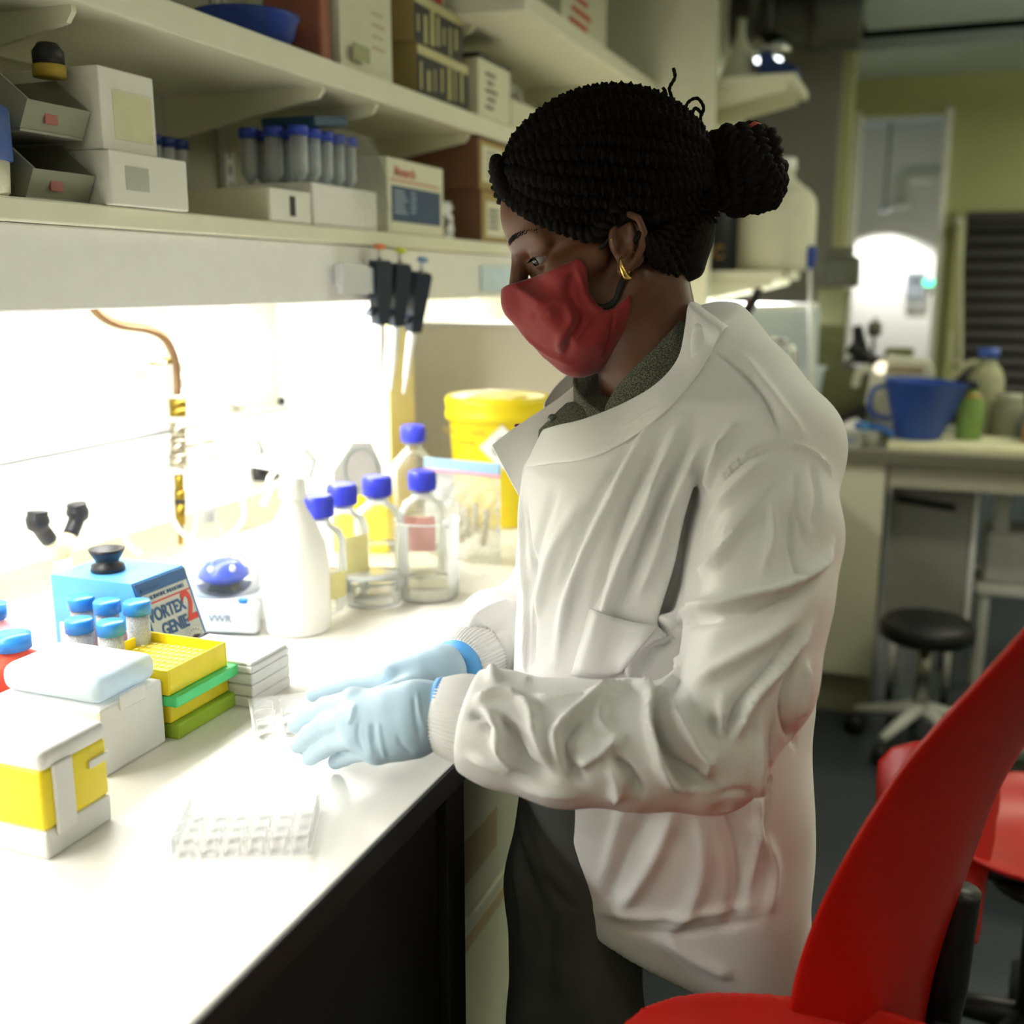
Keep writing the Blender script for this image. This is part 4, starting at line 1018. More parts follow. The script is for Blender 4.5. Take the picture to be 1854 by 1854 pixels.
def pattern_box(label, z0, z1, y0, y1, seed):
    t, w, d, h = carton('printed_box', label, -1.2, -1.01, y0, y1, z0, z1, m_cardy)
    front_print(t, w, M('black_print', '#33332f', 0.6), -d, d, 0.0, h - 0.001, 'black_face')
    rnd = random.Random(seed)
    n = 7
    for k in range(n):
        y = -d + 0.012 + k * (2 * d - 0.02) / n
        G().box(w + 0.0008, w + 0.0015, y, y + rnd.uniform(0.006, 0.018), rnd.uniform(0.0, 0.02), h * rnd.uniform(0.5, 0.9)).build('pale_figure', M('pale_figure', '#b9b37a', 0.6), t)
    G().box(w + 0.0008, w + 0.0016, -d, d, h - 0.022, h - 0.004).build('pale_band', M('pale_band', '#c9c493', 0.6), t)
    return t
pattern_box('lower black and tan printed box on the middle shelf', UZ, UZ + 0.1, 2.10, 2.36, 3)
pattern_box('upper black and tan printed box, stacked', UZ + 0.1005, UZ + 0.195, 2.09, 2.33, 8)
t, w, d, h = carton('white_box', 'white box with red top edge above the printed boxes', -1.2, -1.03, 2.06, 2.28, UZ + 0.1955, UZ + 0.228, m_box)
front_print(t, w, m_red, -0.1, 0.1, 0.008, 0.024, 'red_band')
G().box(-0.08, 0.08, -d - 0.0008, -d, 0.008, 0.024).build('red_band', m_red, t)
t, w, d, h = carton('white_box', 'grey white box with blue lettering behind the printed boxes', -1.325, -1.2, 2.48, 2.68, UZ, UZ + 0.185, M('box_greyw', '#c9c9be', 0.6))
text('lettering', 'DNS', 0.055, M('blue_ink', '#6f7fa6', 0.6), t, (w + 0.0005, 0.02, 0.13), (math.pi / 2, 0, math.pi / 2))
t, w, d, h = carton('label_box', 'white box with black lid and printed label on the middle shelf', -1.18, -1.0, 2.40, 2.60, UZ, UZ + 0.125, m_box)
G().box(-w - 0.002, w + 0.002, -d - 0.002, d + 0.002, h, h + 0.01, 0.001).build('lid', m_blackp, t)
for r_ in range(5): front_print(t, w, M('grey_ink2', '#6f6e5e', 0.7), -0.06 + 0.01 * (r_ % 2), -0.01 + 0.012 * (r_ % 3), 0.02 + r_ * 0.018, 0.028 + r_ * 0.018, 'print_line')
t, w, d, h = carton('white_box', 'plain cream box behind the hair on the middle shelf', -1.2, -1.02, 2.66, 2.95, UZ, UZ + 0.075, m_box)
soft_bag('clear_bag', 'crumpled clear bag on the plain cream box', 'plastic bag', (-1.1, 2.85, UZ + 0.0755), 0.14, 0.07, 0.05, m_bag, math.radians(85), 7, 12)
# top shelf
t, w, d, h = carton('white_box', 'white box with red print on the top shelf', -1.15, -0.92, 2.75, 3.15, TZ, TZ + 0.2, m_box)
for r_ in range(4): front_print(t, w, m_red, -0.14 + 0.02 * r_, 0.02 + 0.03 * (r_ % 2), 0.05 + r_ * 0.03, 0.064 + r_ * 0.03, 'red_print')

# ------------------------------------------------------------------ the right hand shelves beyond the cream wall
def side_shelf(z, y0, y1, xw, label):
    t = thing('side_shelf', label, 'shelf', (-0.745, y0, z))
    G().box(0.001, xw, 0, y1 - y0, -0.028, 0.0, 0.003).build('board', m_shelf, t)
    for yy in (0.03, y1 - y0 - 0.04):
        G().prism([(0.001, -0.1), (0.015, -0.1), (xw - 0.03, -0.045), (xw - 0.03, -0.028), (0.001, -0.028)], yy - 0.008, yy + 0.008, 'y').build('bracket', m_shelf, t)
    return t
side_shelf(2.08, 3.6, 3.98, 0.3, 'upper white wall shelf beside the grey column')
side_shelf(1.484, 3.6, 4.1, 0.29, 'lower white wall shelf carrying the white carboy')
cb = thing('carboy', 'large white plastic carboy on the lower wall shelf', 'carboy', (-0.492, 3.74, 1.4845))
m_carb = M('carboy_hdpe', '#dcdcc4', 0.45, trans=0.1, ior=1.1)
cb_pr = [(0, 0.0), (0.112, 0.0), (0.122, 0.01), (0.124, 0.03), (0.124, 0.2), (0.119, 0.228), (0.10, 0.252), (0.07, 0.275), (0.05, 0.292), (0.046, 0.305), (0.046, 0.32), (0, 0.32)]
G().lathe(cb_pr, 40, sx=0.98, sy=0.9).build('body', m_carb, cb)
G().lathe([(0.048, 0.318), (0.05, 0.32), (0.05, 0.352), (0.045, 0.357), (0, 0.357)], 30).build('cap', m_whitem, cb)
bb = thing('black_canister', 'black canister with orange mark beside the white carboy', 'canister', (-0.672, 3.72, 1.4845))
G().lathe([(0, 0), (0.05, 0), (0.053, 0.004), (0.053, 0.2), (0.046, 0.222), (0, 0.224)], 26).build('body', M('canister_black', '#2a2d31', 0.4), bb)
G().tube([(0.003 + 0.016 * math.cos(a), -0.0535, 0.06 + 0.02 * math.sin(a)) for a in np.linspace(0.6, 5.8, 16)], 0.004, 6).build('orange_mark', M('mark_orange', '#b58a4c', 0.5), bb)
wb_ = thing('wash_bottle', 'small clear bottle standing on the lower shelf against the wall', 'bottle', (-0.62, 3.98, 1.4845))
G().lathe([(0, 0), (0.04, 0), (0.042, 0.004), (0.042, 0.16), (0.02, 0.2), (0.012, 0.35), (0, 0.36)], 24).build('body', M('milky', '#cfcfb4', 0.4), wb_)
fn = thing('conical_flask', 'pale conical funnel standing on the upper wall shelf', 'funnel', (-0.64, 3.75, 2.0805))
G().lathe([(0.07, 0.0), (0.072, 0.004), (0.06, 0.03), (0.025, 0.12), (0.014, 0.15), (0.014, 0.2), (0.011, 0.2), (0.011, 0.15), (0.066, 0.004)], 30).build('cone', m_carb, fn)
G().lathe([(0.072, 0.0), (0.078, 0.001), (0.078, 0.006), (0.072, 0.007)], 30).build('rim', m_carb, fn)
br = thing('blue_tray', 'dark blue crumpled tray on the upper wall shelf', 'tray', (-0.515, 3.75, 2.0805))
G().prism([(-0.05, 0.0), (0.06, 0.0), (0.062, 0.03), (0.03, 0.045), (0.0, 0.05), (-0.02, 0.08), (-0.055, 0.085)], -0.07, 0.07, 'y').build('tray', M('tray_navy', '#253e7d', 0.4), br)
# ------------------------------------------------------------------ the person
pers = thing('person', 'person in white lab coat, red face mask and blue gloves leaning over the bench', 'person', (-0.3, 1.33, 0))
m_skin = M('skin', '#5c3a29', 0.42, var=0.12, scale=14, sss=0.05, bump=0.03, spec=0.4)
m_coat = M('coat_cotton', '#e9e8e6', 0.85, var=0.015, scale=400, bump=0.12, sheen=0.15)
m_knit = speckle('grey_knit', '#3c3f3c', '#7d8168', 700, 0.95, 0.42, 0.62, 0.8)
m_trou = M('grey_trousers', '#4a4c47', 0.85, var=0.08, scale=30, bump=0.1)
m_glove = M('blue_nitrile', '#b4cfe2', 0.45, var=0.04, scale=30, bump=0.06)
m_glovein = M('glove_cuff_blue', '#5aa9ec', 0.45)
m_mask = M('red_mask_cloth', '#7d1416', 0.8, var=0.05, scale=60, bump=0.15, sheen=0.2)
m_hair = M('black_hair', '#15120e', 0.8, var=0.5, scale=160, bump=0.8, spec=0.15)
m_gold = M('gold', '#d9b45e', 0.2, metal=1.0)
m_elast = M('black_elastic', '#141412', 0.8)
DM = 1.28                                           # distance of the body's middle from the camera
def pv(v): return tuple(v)
def put(name, me, mat, parent, label=None):
    """mesh given in room coordinates, parented to the person"""
    o = link(name, me, mat, parent, label=label)
    off = Vector(pers.location)
    o.location = -off if parent == pers else (0, 0, 0)
    return o

# ---- head frame: forward, toward camera, up
hv = ray(1125, 440).normalized()
hr = Vector((hv.y, -hv.x, 0)).normalized()
hu0 = hr.cross(hv).normalized()
tilt, turn = math.radians(20), math.radians(9)
hf = (-hr * math.cos(tilt) - hu0 * math.sin(tilt))
hu = (hu0 * math.cos(tilt) - hr * math.sin(tilt))
hl = -hv
hf, hl = (hf * math.cos(turn) + hl * math.sin(turn)).normalized(), (hl * math.cos(turn) - hf * math.sin(turn)).normalized()
HC = P(1125, 440, d=1.27)
HB = [np.array(v) for v in (hf, hl, hu)]
def hloc(p):
    q = [p[i] - HC[i] for i in range(3)]
    return [sum(q[i] * B[i] for i in range(3)) for B in HB]
def hw(a, b, c): return HC + hf * a + hl * b + hu * c
SCL = FPX / 1.27
def hpx(px, py):
    """photo pixel to (forward, up) in the head's middle plane"""
    x, y = (px - 1125) / SCL, (440 - py) / SCL
    return (-x * math.cos(tilt) - y * math.sin(tilt), y * math.cos(tilt) - x * math.sin(tilt))
def hside(px, py, b):
    """pixel to a head-frame point at sideways offset b"""
    r = ray(px, py)
    o = Vector((0, 0, CAMH))
    t = (hl.dot(HC) + b - hl.dot(o)) / hl.dot(r)
    w = o + r * t
    d = w - HC
    return (hf.dot(d), b, hu.dot(d))
NB = P(1190, 690, d=1.30)                            # base of the neck
nbl = hloc(NB)
face_prof = [hpx(*q) for q in ((912, 300), (903, 360), (906, 405), (915, 440), (924, 470), (925, 498), (918, 522), (925, 560), (945, 600), (985, 643), (1035, 664), (1100, 640), (1130, 560), (1130, 400), (1050, 300))]
def face_core(q, mask=False):
    a, b, c = q
    ab = np.abs(b)
    d = s_ell(q, (0.002, 0, 0.058), (0.103, 0.074, 0.082))
    d = smin(d, s_ell(q, (0.066, 0, 0.060), (0.060, 0.060, 0.062)), 0.02)
    d = smin(d, s_ell(q, (0.058, 0, -0.035), (0.060, 0.053, 0.080)), 0.02)
    qs = [a, ab, c]
    d = smin(d, s_cone(qs, (0.005, 0.050, -0.045), (0.092, 0.012, -0.105), 0.022, 0.020), 0.02)
    d = smin(d, s_cone(qs, (0.078, 0.046, -0.008), (0.04, 0.060, 0.0), 0.019, 0.016), 0.018)
    d = smin(d, s_cone(qs, (0.114, 0.010, 0.040), (0.093, 0.046, 0.040), 0.010, 0.011), 0.012)
    d = smin(d, s_cone(q, (0.121, 0, 0.024), (0.138, 0, -0.022), 0.0075, 0.013), 0.012)
    if not mask:
        d = smax(d, -s_ell(qs, (0.122, 0.034, 0.015), (0.021, 0.019, 0.0135)), 0.010)
    return d
EYE = (0.0965, 0.0330, 0.0165)
def head_sdf(p):
    q = hloc(p)
    a, b, c = q
    d = face_core(q)
    qs = [a, np.abs(b), c]
    ex, ey, ez = EYE
    lid = s_ell(qs, EYE, (0.0140, 0.0150, 0.0135))
    d = smin(d, lid, 0.005)
    # the slit between the lids, lowered gaze
    sl = s_ell(qs, (ex + 0.010, ey + 0.005, ez - 0.0020), (0.014, 0.0165, 0.0044))
    d = smax(d, -sl, 0.0015)
    # brow fold above the lid
    d = smin(d, s_cone(qs, (0.110, 0.018, 0.0335), (0.090, 0.051, 0.030), 0.005, 0.006), 0.008)
    # neck
    d = smin(d, s_cone(q, (-0.012, 0, -0.03), tuple(nbl), 0.054, 0.062), 0.022)
    d = smin(d, s_cone(q, tuple(nbl), (nbl[0] - 0.02, 0, nbl[2] - 0.10), 0.062, 0.10), 0.03)
    # near ear and far ear
    def ear(sgn):
        qq = [a, b * sgn, c]
        pts = [hside(*s, 0.078) for s in ((1112, 446), (1107, 418), (1116, 396), (1134, 388), (1153, 396), (1163, 420), (1160, 448), (1149, 470), (1136, 488), (1124, 490))]
        pts = [(x[0], 0.078 + 0.010 * (1 if 3 <= i <= 7 else 0.35), x[2]) for i, x in enumerate(pts)]
        e = s_chain(qq, [(x, 0.0042) for x in pts], 0.0)
        mid = hside(1136, 440, 0.078)
        e = smin(e, s_ell(qq, (mid[0], 0.077, mid[2]), (0.020, 0.0055, 0.030)), 0.004)
        anti = [hside(*s, 0.082) for s in ((1142, 408), (1147, 430), (1142, 455), (1130, 472))]
        e = smin(e, s_chain(qq, [(x, 0.0036) for x in anti]), 0.003)
        con = hside(1128, 440, 0.084)
        e = smax(e, -s_ell(qq, (con[0], 0.087, con[2]), (0.0075, 0.0085, 0.0135)), 0.003)
        tr_ = hside(1114, 447, 0.080)
        e = smin(e, s_ell(qq, (tr_[0], 0.079, tr_[2]), (0.005, 0.0055, 0.008)), 0.003)
        lob = hside(1131, 486, 0.078)
        e = smin(e, s_ell(qq, (lob[0], 0.079, lob[2]), (0.0085, 0.005, 0.010)), 0.004)
        return e
    d = smin(d, ear(1), 0.004)
    d = smin(d, ear(-1), 0.004)
    return d
lo = np.array(HC) - np.array((0.20, 0.19, 0.30)); hi = np.array(HC) + np.array((0.21, 0.19, 0.19))
v, q = nets(head_sdf, lo, hi, 0.0021, 1)
body = put('body', qmesh('body', v, q), m_skin, pers)
# eyes, brows, lashes
for sg in (1, -1):
    e = (EYE[0], EYE[1] * sg, EYE[2])
    g = G()
    T = Matrix.Translation(hw(*e))
    R = Matrix((hf, hl, hu)).transposed().to_4x4()
    TT = T @ R @ Matrix.Rotation(math.radians(22) * sg, 4, 'Z') @ Matrix.Rotation(math.radians(14), 4, 'Y') @ Matrix.Rotation(math.pi / 2, 4, 'Y')
    g.lathe([(0.0126 * math.sin(x), 0.0126 * math.cos(x)) for x in np.linspace(0, math.pi, 16)][1:-1], 20, T=TT)
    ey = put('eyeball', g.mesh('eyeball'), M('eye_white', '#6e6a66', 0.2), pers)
    g = G(); g.lathe([(0.0, 0.0130), (0.0035, 0.0128), (0.0068, 0.0113), (0.0069, 0.0106), (0.0, 0.0106)], 20, T=TT)
    put('iris', g.mesh('iris'), M('iris_dark', '#241a14', 0.1), ey)
    # brow: short dark hairs along the ridge
    g = G()
    for k in range(46):
        f = k / 45
        aa, bb_, cc = 0.1255 - 0.030 * f ** 1.6, (0.012 + 0.042 * f) * sg, 0.044 + 0.006 * math.sin(f * 2.6) - 0.004 * f
        p0 = hw(aa, bb_, cc + 0.002 * math.sin(k * 2.4))
        g.tube([p0, p0 + (-hf * 0.002 + hl * sg * 0.006 + hu * 0.0022)], [0.0011, 0.0004], 5)
    put('eyebrow', g.mesh('eyebrow'), m_hair, pers)
    g = G()
    for k in range(12):
        f = k / 11
        b0 = EYE[1] - 0.010 + 0.022 * f
        a0 = EYE[0] + math.sqrt(max(0.0, 1 - ((b0 - EYE[1]) / 0.0155) ** 2)) * 0.0138
        p0 = hw(a0 - 0.0005, b0 * sg, EYE[2] + 0.0022)
        g.tube(spline([p0, p0 + hf * 0.003 - hu * 0.0022, p0 + hf * 0.006 - hu * 0.0028 + hl * sg * 0.003 * f], 3), [0.0005] * 5 + [0.0002] * 2, 4)
    put('eyelashes', g.mesh('eyelashes'), m_hair, pers)

# ---- mask
mpoly = [hpx(*s) for s in ((900, 524), (918, 514), (960, 502), (1000, 486), (1036, 470), (1050, 488), (1058, 530), (1078, 560), (1100, 556), (1127, 530), (1130, 560), (1128, 610), (1118, 652), (1085, 690), (980, 700), (880, 640))]
prof2 = [hpx(*s) for s in ((922, 505), (918, 520), (926, 562), (944, 600), (985, 643), (1020, 662), (1050, 668), (1100, 664), (1140, 600), (1140, 480))]
def mask_sdf(p):
    q = hloc(p)
    a, b, c = q
    d = face_core(q, True) - 0.005
    w = s_poly(a, c, prof2) + 0.62 * (np.sqrt(b * b + 0.014 ** 2) - 0.014) - 0.001
    w = smax(w, np.abs(b) - 0.062, 0.01)
    d = smin(d, w, 0.022)
    d = smax(d, s_poly(a, c, mpoly), 0.003)
    inner = face_core(q, True) - 0.0005
    return smax(d, -(inner + 0.012), 0.002)
v, q = nets(mask_sdf, np.array(HC) - 0.19, np.array(HC) + np.array((0.12, 0.15, 0.06)), 0.0024, 2)
v = strokes(v, q, [(a, b, c * 1.15) for a, b, c in [
    ([(990, 570), (1010, 552), (1040, 545)], 7, 0.003), ([(960, 575), (985, 560), (1015, 548)], 5, -0.002),
    ([(1030, 545), (1036, 580), (1020, 610), (1012, 640)], 10, 0.006), ([(1052, 560), (1048, 590), (1032, 612), (1022, 645)], 8, -0.005),
    ([(1040, 490), (1030, 530), (1045, 570)], 9, -0.004), ([(1070, 575), (1050, 600), (1032, 622)], 6, 0.003),
    ([(1110, 565), (1104, 610), (1090, 650)], 3, -0.003), ([(1040, 474), (1052, 505), (1060, 535), (1080, 560), (1100, 556), (1126, 535)], 5, 0.003),
    ([(920, 518), (960, 507), (1000, 492), (1036, 475)], 4, 0.0012), ([(945, 605), (990, 640), (1040, 662)], 8, 0.002)]])
mk = put('face_mask', qmesh('face_mask', v, q), m_mask, pers, label='red cloth face mask')
for sg in (1, -1):
    g = G()
    def hs(px, py, b): return hw(*[x if i != 1 else x * sg for i, x in enumerate(hside(px, py, b))])
    g.tube(spline([hs(1044, 482, .062), hs(1075, 462, .071), hs(1104, 430, .079), hs(1118, 400, .084)], 6), 0.0019, 8)
    g.tube(spline([hs(1062, 548, .060), hs(1090, 556, .062), hs(1113, 545, .064), hs(1126, 510, .071), hs(1140, 490, .074), hs(1163, 460, .072), hs(1168, 430, .074), hs(1160, 400, .078)], 6), 0.0034, 8)
    g.tube(spline([hs(1166, 438, .072), hs(1180, 444, .066), hs(1197, 450, .058)], 6), 0.0022, 8)
    put('ear_loop', g.mesh('ear_loop'), m_elast, pers)

# ---- hair: cap, braids, bun, wisps
hpoly = [hpx(*s) for s in ((870, 350), (900, 346), (920, 372), (960, 398), (1010, 418), (1050, 432), (1085, 440), (1100, 425), (1104, 395), (1130, 378), (1165, 392), (1172, 430), (1178, 468), (1195, 500), (1212, 514), (1240, 512), (1300, 490), (1420, 400), (1420, 120), (860, 120))]
HE_C, HE_R = (0.000, 0.0, 0.066), (0.117, 0.089, 0.099)
def hair_sdf(p):
    q = hloc(p)
    a, b, c = q
    d = s_ell(q, HE_C, HE_R)
    d = smin(d, s_ell(q, (-0.05, 0, 0.0), (0.062, 0.064, 0.066)), 0.02)
    d = smin(d, s_cone(q, (-0.044, 0, 0.02), (-0.052, 0, -0.055), 0.050, 0.028), 0.02)
    return smax(d, s_poly(a, c, hpoly), 0.004)
v, q = nets(hair_sdf, np.array(HC) - np.array((0.19, 0.16, 0.12)), np.array(HC) + np.array((0.19, 0.16, 0.20)), 0.004, 2)
hair = put('hair', qmesh('hair', v, q), m_hair, pers, label='black braided hair tied in a bun')
twp = lambda a: 0.72 + 0.34 * abs(math.cos(a)) ** 1.3
fa, fc_ = hpx(895, 300); ba, bc_ = hpx(1300, 318)
Fp, Bp = Vector((fa, 0, fc_)), Vector((ba, 0, bc_))
def onell(pt, lift):
    x = [(pt[i] - HE_C[i]) / HE_R[i] for i in range(3)]
    L_ = math.sqrt(sum(t * t for t in x))
    return Vector([HE_C[i] + x[i] / L_ * (HE_R[i] + lift) for i in range(3)])
rnd = random.Random(4)
NBR = 27
axis = (Bp - Fp)
axn = axis.normalized()
upv = (Vector((0, 0, 1)) - axn * axn.z).normalized()
def braid_obj(pts, r):
    rr = [r * (0.75 + 0.25 * min(1, i / 4.0)) for i in range(len(pts))]
    for i in range(5): rr[-1 - i] *= 0.8 + 0.04 * i
    g = G().tube(pts, rr, 12, prof=twp, twist=330.0)
    put('braid', g.mesh('braid'), None, hair).data.materials.append(m_hair)
for k in range(NBR):
    ph_ = math.radians(-128 + 256 * k / (NBR - 1))
    pts = []
    low = max(0.0, (abs(math.degrees(ph_)) - 75) / 53.0)
    n_ = 64
    for i in range(n_ + 1):
        t_ = i / n_
        s0 = 0.03 + 0.10 * low
        tt = s0 + (0.965 - s0) * t_
        base = Fp + axis * (0.5 - 0.5 * math.cos(math.pi * tt))
        rad = math.sin(math.pi * tt) ** 0.8 * 0.1
        ang = ph_ + 0.03 * math.sin(7 * t_ + k)
        dirv = upv * math.cos(ang) + Vector((0, 1, 0)) * math.sin(ang)
        pt = base + dirv * (rad + 0.002)
        e_ = onell(pt, 0.004 + 0.0022 * math.sin(k * 2.4))
        if low > 0.35 and s_poly(np.array([e_.x]), np.array([e_.z]), hpoly)[0] > 0.001 and tt < 0.75: continue
        pts.append(hw(*e_))
    if len(pts) > 12: braid_obj(pts, 0.0118 + 0.0012 * math.sin(k * 1.7))
# front braid knot and hairline braid that frames the forehead
for sg in (1, -1):
    edge = [(900, 285), (904, 318), (918, 348), (948, 376), (988, 397), (1032, 414), (1073, 424), (1098, 398), (1133, 364), (1180, 370), (1230, 360), (1290, 330)]
    pts = []
    for i, s in enumerate(edge):
        b0 = [0.012, 0.022, 0.038, 0.055, 0.066, 0.073, 0.080, 0.086, 0.090, 0.084, 0.068, 0.040][i]
        x = hside(*s, b0)
        pts.append(hw(x[0], b0 * sg, x[2]))
    braid_obj(spline(pts, 7), 0.0105)
    for off, bb in ((0, 0.0), (-17, 0.006), (-34, 0.010), (15, -0.012), (30, -0.026)):
        pts2 = []
        for i, s in enumerate([(1170, 446), (1184, 462), (1205, 464), (1232, 440), (1262, 396), (1300, 345)]):
            w_ = [0.9, 1, 1, 1, 0.8, 0.3][i]
            b0 = max(0.004, [0.074, 0.071, 0.066, 0.058, 0.047, 0.022][i] + bb * w_)
            x = hside(s[0] + off * 0.55 * w_, s[1] + off * 0.8 * w_, b0)
            pts2.append(hw(x[0], x[1] * sg, x[2]))
        braid_obj(spline(pts2, 7), 0.0105)
bun_c = hw(*(lambda t: (t[0], 0.0, t[1]))(hpx(1343, 312)))
bx_ = -hf; 
bn = put('bun', (lambda g: g.mesh('bun'))(G().lathe([(0.036 * math.sin(x), 0.036 * math.cos(x)) for x in np.linspace(0.01, math.pi - 0.01, 16)], 24, T=Matrix.Translation(bun_c))), m_hair, pers, label='coiled braid bun')
bu = hu * 0.97 + hf * 0.1; bl = hl
for k in range(7):
    g = G()
    zz = -0.032 + 0.0105 * k
    R0 = [0.026, 0.034, 0.039, 0.041, 0.040, 0.035, 0.026][k]
    pts = [bun_c + bx_ * (zz + 0.006 * math.sin(a * 2 + k)) + (bu * math.cos(a + k) * 1.08 + bl * math.sin(a + k)) * (R0 + 0.002 * math.sin(3 * a + k)) for a in np.linspace(0, 2 * math.pi, 60)]
    g.tube(pts, 0.0125, 12, prof=twp, twist=300.0, cap=False)
    put('braid_coil', g.mesh('braid_coil'), m_hair, bn)
for k in range(3):
    g = G()
    pts = [bun_c + bx_ * (0.014 + 0.024 * math.cos(a * 0.5)) + (bu * math.cos(a + 2 * k) + bl * math.sin(a + 2 * k)) * (0.010 + 0.006 * a) for a in np.linspace(0.2, 4.5, 40)]
    g.tube(pts, 0.0115, 12, prof=twp, twist=300.0)
    put('braid_coil', g.mesh('braid_coil'), m_hair, bn)
ht = G().tube([hw(*hside(*s, 0.012)) for s in ((1358, 232), (1366, 227), (1374, 231))], 0.005, 8)
put('hair_tie', ht.mesh('hair_tie'), M('tie_red', '#c2543c', 0.6), pers)
for pts in (((1205, 205), (1216, 180), (1212, 160), (1222, 140), (1219, 123)), ((1196, 190), (1206, 172), (1200, 158)), ((1240, 215), (1244, 188), (1262, 178), (1274, 195), (1268, 215), (1276, 235)), ((1250, 220), (1258, 196), (1270, 205)),
            ((1250, 470), (1268, 440), (1275, 415), (1265, 402), (1255, 425), (1252, 450), (1244, 470)), ((1215, 520), (1232, 505), (1240, 480))):
    g = G().tube(spline([hw(*hside(*s, 0.03)) for s in pts], 8), 0.0019, 6, prof=lambda a: 0.8 + 0.4 * abs(math.cos(a)), twist=600)
    put('hair_wisp', g.mesh('hair_wisp'), m_hair, hair)
# earring
e0 = hside(1128, 478, 0.086)
er_c = hw(e0[0], 0.088, e0[2] - 0.0045)
g = G().tube([er_c + hu * 0.0115 * math.cos(a) + (hf * 0.5 + hl * 0.85) * 0.008 * math.sin(a) for a in np.linspace(0, 6.283, 30)], [0.0026 + 0.0014 * math.cos(a + math.pi) for a in np.linspace(0, 6.283, 30)], 10, cap=False)
put('earring', g.mesh('earring'), m_gold, pers, label='gold hoop earring')
g = G().lathe([(0, 0.0012), (0.0015, 0.0006), (0.0015, -0.001)], 10, T=Matrix.Translation(hw(*hside(1107, 433, 0.0865))))
put('ear_stud', g.mesh('ear_stud'), m_gold, pers)

# ---- coat
bf = Vector((-0.955, -0.296, 0)).normalized()       # the way the body faces
blft = Vector((-bf.y, bf.x, 0))                      # her left, toward the camera
if blft.y > 0: blft = -blft
BM = P(1200, 900, d=DM); BM = Vector((BM.x, BM.y, 0))
def bpx(px, py):
    """pixel to (forward, height) in the body's middle plane"""
    r = ray(px, py); o = Vector((0, 0, CAMH))
    t = (blft.dot(BM) - blft.dot(o)) / blft.dot(r)
    w = o + r * t
    return bf.dot(w - BM), w.z
def bloc(p): return [sum((p[i] - BM[i]) * A[i] for i in range(3)) for A in (bf, blft, Vector((0, 0, 1)))]
def bw(a, b, z): return BM + bf * a + blft * b + Vector((0, 0, z))
def section(rows):
    zs, cs, rs, bs = [], [], [], []
    for py, fpx, kpx, hb in rows:
        f, z1 = bpx(fpx, py); k_, z2 = bpx(kpx, py)
        zs.append((z1 + z2) / 2); cs.append((f + k_) / 2); rs.append((f - k_) / 2); bs.append(hb)
    o = np.argsort(zs)
    return [np.array(x)[o] for x in (zs, cs, rs, bs)]
def s_section(q, S, pw=2.0):
    a, b, z = q
    zs, cs, rs, bs = S
    c = np.interp(z, zs, cs); r = np.interp(z, zs, rs); w = np.interp(z, zs, bs)
    d = ((np.abs((a - c) / r)) ** pw + (np.abs(b / w)) ** pw) ** (1 / pw)
    d = (d - 1) * np.minimum(r, w)
    return np.maximum(d, np.maximum(zs[0] - z, z - zs[-1]))
S_coat = section([(590, 1235, 1300, 0.055), (640, 1165, 1352, 0.10), (700, 1085, 1402, 0.150), (765, 1005, 1446, 0.165), (840, 950, 1472, 0.170), (1000, 937, 1474, 0.160), (1200, 934, 1462, 0.160), (1400, 940, 1456, 0.195), (1600, 950, 1448, 0.21), (1840, 955, 1436, 0.22)])
near_up = [(P(1378, 845, d=1.155), 0.076), (P(1384, 960, d=1.115), 0.075), (P(1362, 1090, d=1.085), 0.077), (P(1335, 1230, d=1.07), 0.072), (P(1275, 1345, d=1.06), 0.066)]
near_fo = [(P(1275, 1345, d=1.06), 0.066), (P(1160, 1352, d=1.05), 0.063), (P(1020, 1340, d=1.05), 0.060), (P(905, 1318, d=1.06), 0.056), (P(835, 1302, d=1.065), 0.047)]
far_up = [(P(1180, 800, d=1.46), 0.075), (P(1080, 950, d=1.50), 0.07), (P(985, 1110, d=1.50), 0.066)]
far_fo = [(P(985, 1110, d=1.50), 0.066), (P(900, 1150, d=1.42), 0.058), (P(845, 1195, d=1.34), 0.046)]
hem_n = None
def coat_base(p):
    q = bloc(p)
    pw = np.interp(q[2], [0.62, 0.95, 1.1], [3.4, 2.8, 2.3])
    d = s_section(q, S_coat, pw)
    d = smin(d, s_chain(p, [(P(1300, 640, d=1.25), 0.055), (P(1400, 790, d=1.175), 0.068)]), 0.05)
    na = s_chain(p, near_up, 0.02)
    d = smin(d, na, 0.012 + 0.035 * np.clip((q[2] - 1.16) / 0.08, 0, 1))
    d = smin(d, s_cone(p, P(1245, 980, d=1.215), P(1225, 1100, d=1.205), 0.04, 0.04), 0.01)
    d = smin(d, s_chain(p, far_up, 0.02), 0.035)
    fo = s_chain(p, near_fo, 0.012)
    d = smin(d, fo, 0.014)
    d = smin(d, s_chain(p, far_fo, 0.015), 0.014)
    return d
def bpn(px, py, b):
    r = ray(px, py); o = Vector((0, 0, CAMH))
    t = (blft.dot(BM) + b - blft.dot(o)) / blft.dot(r)
    w = o + r * t
    return bf.dot(w - BM), w.z
fe1, fe2 = bpn(948, 1436, 0.13), bpn(1056, 1640, 0.14)       # open front edge
h1, h2 = bpn(1056, 1640, 0.14), bpn(1385, 1800, 0.15)        # hem
gpoly = [bpn(*s, 0.13) for s in ((1258, 852), (1240, 920), (1224, 1000), (1204, 1070), (1182, 1140), (1196, 1146), (1216, 1090), (1230, 1050), (1238, 1000), (1247, 950), (1260, 900))]
npoly = [bpn(*s, 0.09) for s in ((1275, 440), (1268, 560), (1248, 660), (1203, 712), (1138, 752), (1062, 783), (985, 800), (860, 806), (860, 440))]

